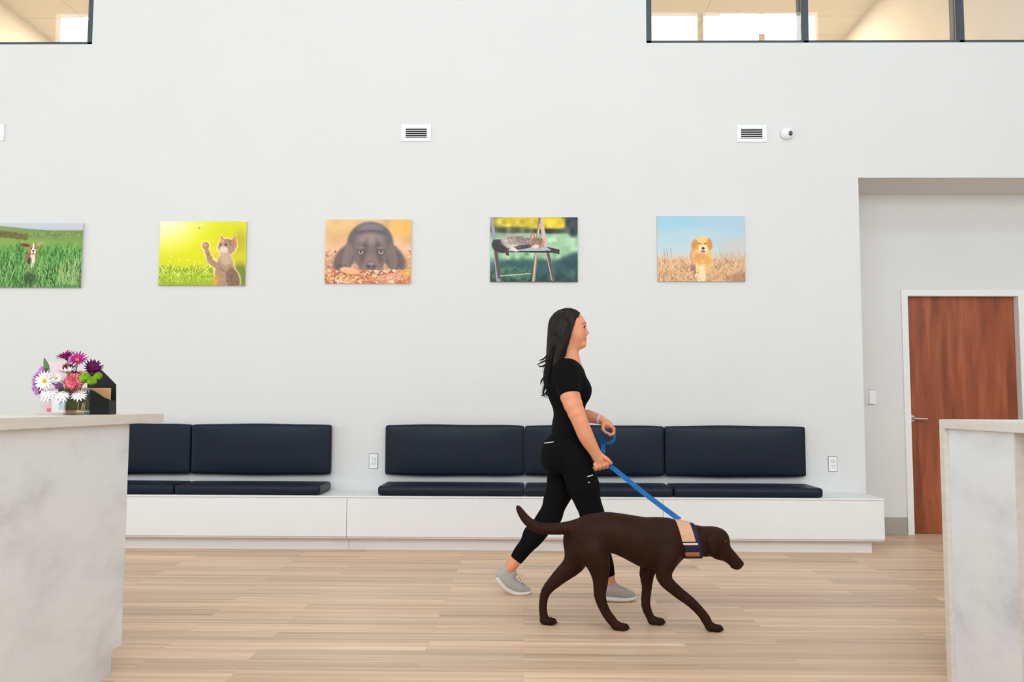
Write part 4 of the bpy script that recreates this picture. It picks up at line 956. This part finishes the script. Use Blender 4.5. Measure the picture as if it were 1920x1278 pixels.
collar = ring(0.008, 1276, 1308).mesh('collar', m_navyweb, dog)
ring(0.012, 1274, 1299, None, 1010.5).mesh('peach_strap', m_tan, collar)
ring(0.0125, 1274.5, 1302, 1012.5, 1016.5).mesh('pale_strap', m_pale, collar)
ring(0.0115, 1275, 1302, 1030.5, 1039).mesh('lower_strap', mat('brown_orange_strap', lin((176, 116, 76)), 0.7), collar)

# leash
leash = thing('leash', 'blue webbing leash from the woman\'s hands to the collar of the dog', 'leash', (0.6, -2.3, 0.8))
def ribbon(pts, w, wid, th=0.0025):
    n = len(pts); vs, fs = [], []
    for i, a in enumerate(pts):
        a = np.array(a); t = np.array(pts[min(i+1, n-1)])-np.array(pts[max(0, i-1)]); t /= np.linalg.norm(t); ww = np.array(w(i/(n-1)) if callable(w) else w, float); ww -= t*(ww@t); ww /= np.linalg.norm(ww); nn = np.cross(t, ww)
        for sx, sy in ((-1, -1), (1, -1), (1, 1), (-1, 1)): vs.append(a+ww*sx*wid/2+nn*sy*th/2)
    for i in range(n-1):
        for k in range(4): fs.append((i*4+k, i*4+(k+1) % 4, (i+1)*4+(k+1) % 4, (i+1)*4+k))
    fs += [(3, 2, 1, 0), tuple((n-1)*4+k for k in range(4))]; return vs, fs
obj('strap', join([ribbon(spline([p(1134, 869, -2.122), p(1148, 876, -2.13), q_(1205, 922, -2.35), q_(1274, 974, YD)], 24), (0.45, 0.45, 0.8), 0.027),
    ribbon(spline([p(1131, 830, -1.80), p(1131, 842, -1.88), p(1130, 856, -2.05), p(1131, 867, -2.115)], 14), (1, 0, 0.1), 0.026)]), m_leash, leash)
lp = [p(1139+13*math.sin(a), 820-10.5*math.cos(a), -1.80) for a in np.linspace(-0.3, 2*math.pi-0.3, 28)]
obj('handle_loop', ribbon(lp, lambda s: (0.75*math.sin(-0.3+2*math.pi*s), 0.62, 0.75*math.cos(-0.3+2*math.pi*s)), 0.026, 0.003), m_leash, leash)
cp = q_(1276, 977)
obj('clip', join([tube([cp+np.array([-.01, 0, .01]), cp+np.array([0.004, 0, -0.004]), cp+np.array([0.012, 0, -0.008])], [0.005, 0.006, 0.004], 10)]), m_steel, leash, True)

# ------------------------------------------------------------------ vase, flowers and holders on the left countertop
CT = 1.0865; VY = -3.62
VX = at(132, 776, VY).x
K = 0.00217
def v(px, py, dy=0.0): return Vector((VX+(px-132)*K, VY+dy, CT+(776-py)*K*0.995))
hw, VH = 0.053, 0.108
t = thing('glass_vase', 'square clear glass vase of water holding the cut flowers on the left counter', 'vase', (VX, VY, CT))
bm = bmesh.new(); add_box(bm, VX-hw, VY-hw, CT, VX+hw, VY+hw, CT+VH, 0.004)
add_box(bm, VX-hw+0.006, VY-hw+0.006, CT+0.014, VX+hw-0.006, VY+hw-0.006, CT+VH-0.0005, 0.002)
top = [f for f in bm.faces if f.normal.z > 0.9 and f.calc_center_median().z > CT+VH-0.002]; bmesh.ops.delete(bm, geom=top, context='FACES')
rot = Matrix.Translation((VX, VY, 0)) @ Matrix.Rotation(math.radians(-34), 4, 'Z') @ Matrix.Translation((-VX, -VY, 0))
bm.transform(rot); sm(obj('vase_glass', bm, m_glass, t))
m_water = glass('vase_water', (0.84, 0.78, 0.58), 0.01)
bm = box(VX-hw+0.007, VY-hw+0.007, CT+0.016, VX+hw-0.007, VY+hw-0.007, CT+0.085); bm.transform(rot); obj('water', bm, m_water, t)
m_stem = mat('green_stem', lin((110, 140, 60)), 0.6, var=0.2); m_leaf = mat('dark_green_leaf', lin((84, 124, 66)), 0.5, var=0.2, vscale=30)
def petalmat(n, c, v_=0.12): return mat(n, lin(c), 0.6, 0.3, var=v_, vscale=60)
m_mag = petalmat('magenta_petal', (158, 28, 118)); m_dmag = petalmat('deep_purple_petal', (104, 22, 86)); m_wh = petalmat('white_petal', (240, 232, 232), 0.03); m_lav = petalmat('lavender_petal', (190, 120, 190)); m_pk = petalmat('coral_pink_petal', (246, 134, 152)); m_gr = petalmat('lime_green_petal', (140, 184, 40), 0.25); m_yel = petalmat('yellow_centre', (206, 170, 30)); m_or = petalmat('orange_centre', (230, 120, 40)); m_sp = petalmat('small_purple_bloom', (140, 84, 140)); m_rd = petalmat('crimson_petal', (170, 40, 80))
rf = random.Random(3)
def petal(c, dirv, nrm, L, w, curl):
    dirv = dirv.normalized(); side = dirv.cross(nrm).normalized(); nrm = side.cross(dirv).normalized(); vs, fs = [], []
    prof = (0.25, 0.7, 1.0, 0.95, 0.6, 0.12)
    for i, pf in enumerate(prof):
        q = i/(len(prof)-1); base = c+dirv*L*q+nrm*(curl*L*q*q)
        for sx, h in ((-1, 0.05), (0, -0.06), (1, 0.05)): vs.append(base+side*(w*0.5*pf*sx)+nrm*(h*w*pf))
    n = len(vs)
    vs += [q-nrm*0.0006 for q in vs]
    for i in range(5):
        for k in (0, 1):
            a = i*3+k; fs.append((a, a+1, a+4, a+3)); fs.append((n+a, n+a+3, n+a+4, n+a+1))
    return vs, fs
def flower(name, label, c, face, L, w, nP, rows, pm, cm, cr, curl=0.15, cup=0.3, cat='flower'):
    t = thing(name, label, cat, c, 'cut flowers in the glass vase'); face = Vector(face).normalized()
    a = face.orthogonal().normalized(); b = face.cross(a); lst = []
    for r_ in range(rows):
        for k in range(nP):
            th = 2*math.pi*(k+0.5*r_)/nP+rf.uniform(-.08, .08); e = cup+0.28*r_+rf.uniform(-.1, .1)
            dv = (a*math.cos(th)+b*math.sin(th))*math.cos(e)+face*math.sin(e)
            lst.append(petal(c+dv*cr*0.5, dv, face, L*rf.uniform(.88, 1.05)*(1-.12*r_), w, curl))
    obj('petals', join(lst), pm, t, True)
    if cm:
        bm = bmesh.new(); bmesh.ops.create_uvsphere(bm, u_segments=16, v_segments=10, radius=cr, matrix=Matrix.Translation(c+face*cr*0.2)); obj('flower_centre', bm, cm, t, True)
    base = Vector((VX+(c.x-VX)*0.2, VY+(c.y-VY)*0.2, CT+0.03)); mid = Vector((VX+(c.x-VX)*0.45, VY+(c.y-VY)*0.45, min(c.z-0.02, CT+0.13)))
    obj('stem', tube(spline([base, mid, c-face*0.008-Vector((0, 0, 0.004)), c], 10), 0.0022, 8), m_stem, t, True)
    return t
def pompon(name, label, c, R, pm, nP=90, ln=0.5):
    t = thing(name, label, 'flower', c, 'cut flowers in the glass vase'); lst = []
    for k in range(nP):
        z = 1-2*(k+.5)/nP; th = k*2.39996; dv = Vector((math.sqrt(1-z*z)*math.cos(th), math.sqrt(1-z*z)*math.sin(th), z))
        lst.append(petal(c+dv*R*(1-ln), dv+Vector((rf.uniform(-.3, .3), rf.uniform(-.3, .3), rf.uniform(-.3, .3))), dv.orthogonal(), R*ln*rf.uniform(.9, 1.1), R*0.42, 0.3))
    bm = bmesh.new(); bmesh.ops.create_uvsphere(bm, u_segments=14, v_segments=10, radius=R*(1-ln)*1.15, matrix=Matrix.Translation(c)); v0 = [x.co.copy() for x in bm.verts]; f0 = [[x.index for x in f.verts] for f in bm.faces]; bm.free()
    obj('petals', join(lst+[(v0, f0)]), pm, t, True)
    base = Vector((VX+(c.x-VX)*0.2, VY+(c.y-VY)*0.2, CT+0.03)); mid = Vector((VX+(c.x-VX)*0.45, VY+(c.y-VY)*0.45, min(c.z-0.02, CT+0.13)))
    obj('stem', tube(spline([base, mid, c], 8), 0.0022, 8), m_stem, t, True); return t
flower('purple_daisy', 'magenta daisy standing tallest of the bouquet', v(121, 670), (-0.25, -0.35, 1), 0.040, 0.010, 16, 2, m_mag, m_dmag, 0.008, 0.12, 0.45)
flower('purple_daisy', 'magenta daisy with orange centre, right of the tallest one', v(146, 673, -0.02), (0.25, -0.75, 0.75), 0.040, 0.0085, 17, 1, m_mag, m_or, 0.008, 0.05, 0.25)
flower('purple_daisy', 'deep purple daisy low behind the lime green blooms', v(160, 688, 0.05), (0.4, -0.7, 0.5), 0.040, 0.010, 16, 2, m_dmag, m_dmag, 0.008)
flower('white_daisy', 'large white daisy with yellow centre facing forward', v(101, 713, -0.075), (-0.1, -1, 0.1), 0.040, 0.0105, 17, 2, m_wh, m_yel, 0.0095, 0.05, 0.05)
flower('white_daisy', 'white daisy seen from the side in the middle of the bouquet', v(132, 697, -0.03), (-0.05, -0.25, 1), 0.040, 0.010, 16, 1, m_wh, m_yel, 0.008, 0.15, 0.3)
flower('white_daisy', 'small white daisy right of the big forward-facing one', v(117, 708, -0.06), (0.6, -1, 0.2), 0.024, 0.008, 15, 2, m_wh, m_yel, 0.006, 0.05, 0.25)
flower('white_daisy', 'white daisy drooping over the left front rim of the vase', v(108, 735, -0.075), (0, -0.6, 0.75), 0.036, 0.012, 14, 2, m_wh, m_wh, 0.008, -0.55, 0.0)
flower('white_daisy', 'white daisy drooping over the middle of the vase rim', v(132, 738, -0.075), (0.1, -0.6, 0.7), 0.030, 0.012, 13, 2, m_wh, m_wh, 0.008, -0.6, 0.0)
flower('white_daisy', 'dull white daisy sunken at the right inside of the vase rim', v(156, 738, -0.04), (0.2, -0.6, 0.6), 0.030, 0.010, 14, 1, m_wh, m_wh, 0.007, -0.3, 0.1)
pompon('carnation', 'coral pink carnation at the centre right of the bouquet', v(148, 714, -0.05), 0.036, m_pk, 220, 0.62)
pompon('carnation', 'pink carnation half hidden behind the front coral one', v(154, 703, -0.01), 0.026, m_pk, 90, 0.5)
pompon('pompon_bloom', 'lime green pompon bloom, left of the three', v(168, 706, -0.05), 0.0225, m_gr, 160, 0.3)
pompon('pompon_bloom', 'lime green pompon bloom, lowest of the three', v(181, 712, -0.045), 0.0190, m_gr, 140, 0.3)
pompon('pompon_bloom', 'lime green pompon bloom at the far right edge', v(186, 703, -0.02), 0.0170, m_gr, 140, 0.3)
flower('lavender_daisy', 'mauve daisy highest on the left edge of the bouquet', v(84, 697, -0.02), (-0.5, -0.9, 0.5), 0.030, 0.010, 14, 2, m_lav, m_rd, 0.007)
flower('lavender_daisy', 'lavender daisy in the middle of the left edge', v(77, 712, -0.03), (-0.6, -0.9, 0.2), 0.030, 0.010, 14, 2, m_lav, m_sp, 0.007)
flower('lavender_daisy', 'lavender daisy lowest on the left edge', v(82, 727, -0.04), (-0.4, -0.9, -0.1), 0.028, 0.010, 14, 2, m_lav, m_sp, 0.007)
pompon('purple_bloom', 'small dusty purple bloom above the front rim of the vase', v(127, 722, -0.075), 0.017, m_sp, 50, 0.5)
pompon('crimson_bloom', 'crimson bloom tucked behind the tall daisy stems', v(116, 686, 0.03), 0.022, m_rd, 60, 0.5)
pompon('crimson_bloom', 'dark crimson bloom deep in the middle of the bouquet', v(138, 705, 0.0), 0.030, m_dmag, 80, 0.5)
def leafy(label, a, b, w, nrm=(0, -1, 0.2)):
    t = thing('leaf_sprig', label, 'leaf', a, 'cut flowers in the glass vase')
    obj('leaf_blade', petal(a, b-a, Vector(nrm), (b-a).length, w, 0.1), m_leaf, t, True); base = Vector((VX, VY, CT+0.05))
    obj('stem', tube(spline([base, (base+a)/2+Vector((0, 0, 0.02)), a], 8), 0.0016, 6), m_stem, t, True)
leafy('pointed green leaf rising at the upper left of the bouquet', v(95, 700, -0.03), v(87, 669, -0.03), 0.022)
leafy('small green leaf hanging at the lower left rim of the vase', v(96, 737, -0.06), v(87, 744, -0.06), 0.012)
leafy('green leaf behind the middle white daisy', v(131, 694, 0.0), v(140, 680, 0.0), 0.014)
lst = []
for k in range(44):
    x, y = rf.uniform(-.034, .034), rf.uniform(-.034, .034); a = Vector((VX+x, VY+y, CT+0.02)); b = a+Vector((rf.uniform(-.015, .015), rf.uniform(-.015, .015), rf.uniform(.05, .1)))
    lst.append(tube([a, (a+b)/2+Vector((rf.uniform(-.01, .01), 0, 0)), b], 0.0024, 6)); lst.append(petal(a+(b-a)*.4, Vector((rf.uniform(-1, 1), rf.uniform(-.3, .3), rf.uniform(0, 1))), Vector((0, -1, 0)), 0.024, 0.010, 0.2))
tag(obj('greenery', join(lst), mat('submerged_stems', lin((92, 108, 48)), 0.6, var=0.3), None, True), 'dense green stems and leaves standing in the water of the vase', 'stems', None, 'stuff')

# black magazine holder with kraft sheet
m_blk = mat('black_card', (0.010, 0.011, 0.013), 0.5, 0.4); m_kraft = mat('kraft_paper', lin((216, 170, 116)), 0.8, 0.1, var=0.05, vscale=40)
HY = -3.44; hx = lambda px, py: (lambda a: (a.x, CT+(776.5-py)*0.002285))(at(px, py, HY))
t = thing('magazine_holder', 'black card magazine holder with slanted top behind the vase', 'magazine holder', (hx(186, 776)[0], HY, CT))
bp = [hx(157, 776), hx(211, 776), hx(211, 720), hx(169, 677.5), hx(157, 677.5)]; fp = [hx(166, 776), hx(211.5, 776), hx(211.5, 748)]+[hx(211.5-42*s, 748-20*math.sin(s*1.5)**1.6) for s in (0.1, .2, .35, .5, .65, .8, .9, 1)]+[hx(166, 727)]
obj('back_panel', prism(bp, HY+0.03, HY+0.034), m_blk, t); obj('front_panel', prism(fp, HY-0.034, HY-0.030), m_blk, t)
x1 = hx(211, 776)[0]; obj('side_panel', box(x1-0.003, HY-0.030, CT, x1, HY+0.030, CT+0.06), m_blk, t)
obj('base_panel', box(hx(157, 0)[0], HY-0.030, CT, x1-0.003, HY+0.030, CT+0.003), m_blk, t)
a, b = hx(118, 774), hx(209.5, 727)
tag(obj('kraft_paper_sheet', box(a[0], HY-0.010, CT+0.004, b[0], HY-0.004, b[1], 0.001), m_kraft), 'tan kraft paper sheet standing inside the black magazine holder', 'paper')
# acrylic stand with pink leaflet
m_pink = mat('pink_paper', lin((240, 214, 222)), 0.7, 0.2); SY = -3.50
sx = lambda px: at(px, 740, SY).x
t = thing('sign_holder', 'clear acrylic stand half hidden behind the left side of the vase', 'sign holder', (sx(98), SY, CT))
obj('acrylic_sheet', box(sx(77), SY-0.003, CT, sx(125), SY-0.0005, CT+0.226), m_glass, t); obj('acrylic_foot', box(sx(77), SY-0.05, CT, sx(125), SY-0.0035, CT+0.002), m_glass, t)
fl = thing('leaflet', 'pale pink leaflet with coral marks standing in the acrylic stand', 'leaflet', (sx(98), SY, CT))
obj('paper_sheet', box(sx(79), SY+0.0, CT+0.004, sx(124), SY+0.001, CT+0.222), m_pink, fl)
bm = bmesh.new(); add_box(bm, sx(89), SY-0.0006, CT+0.010, sx(97), SY-0.0001, CT+0.026); obj('coral_mark', bm, mat('coral_ink', lin((236, 130, 120)), 0.7), fl)
bm = bmesh.new(); add_box(bm, sx(92), SY-0.0006, CT+0.060, sx(97), SY-0.0001, CT+0.068); obj('grey_mark', bm, mat('grey_ink', lin((150, 160, 180)), 0.7), fl)
for z in (0.205, 0.195): obj('text_line', box(sx(83), SY-0.0006, CT+z, sx(90), SY-0.0001, CT+z+0.003), mat('dark_ink', lin((110, 100, 130)), 0.7), fl)
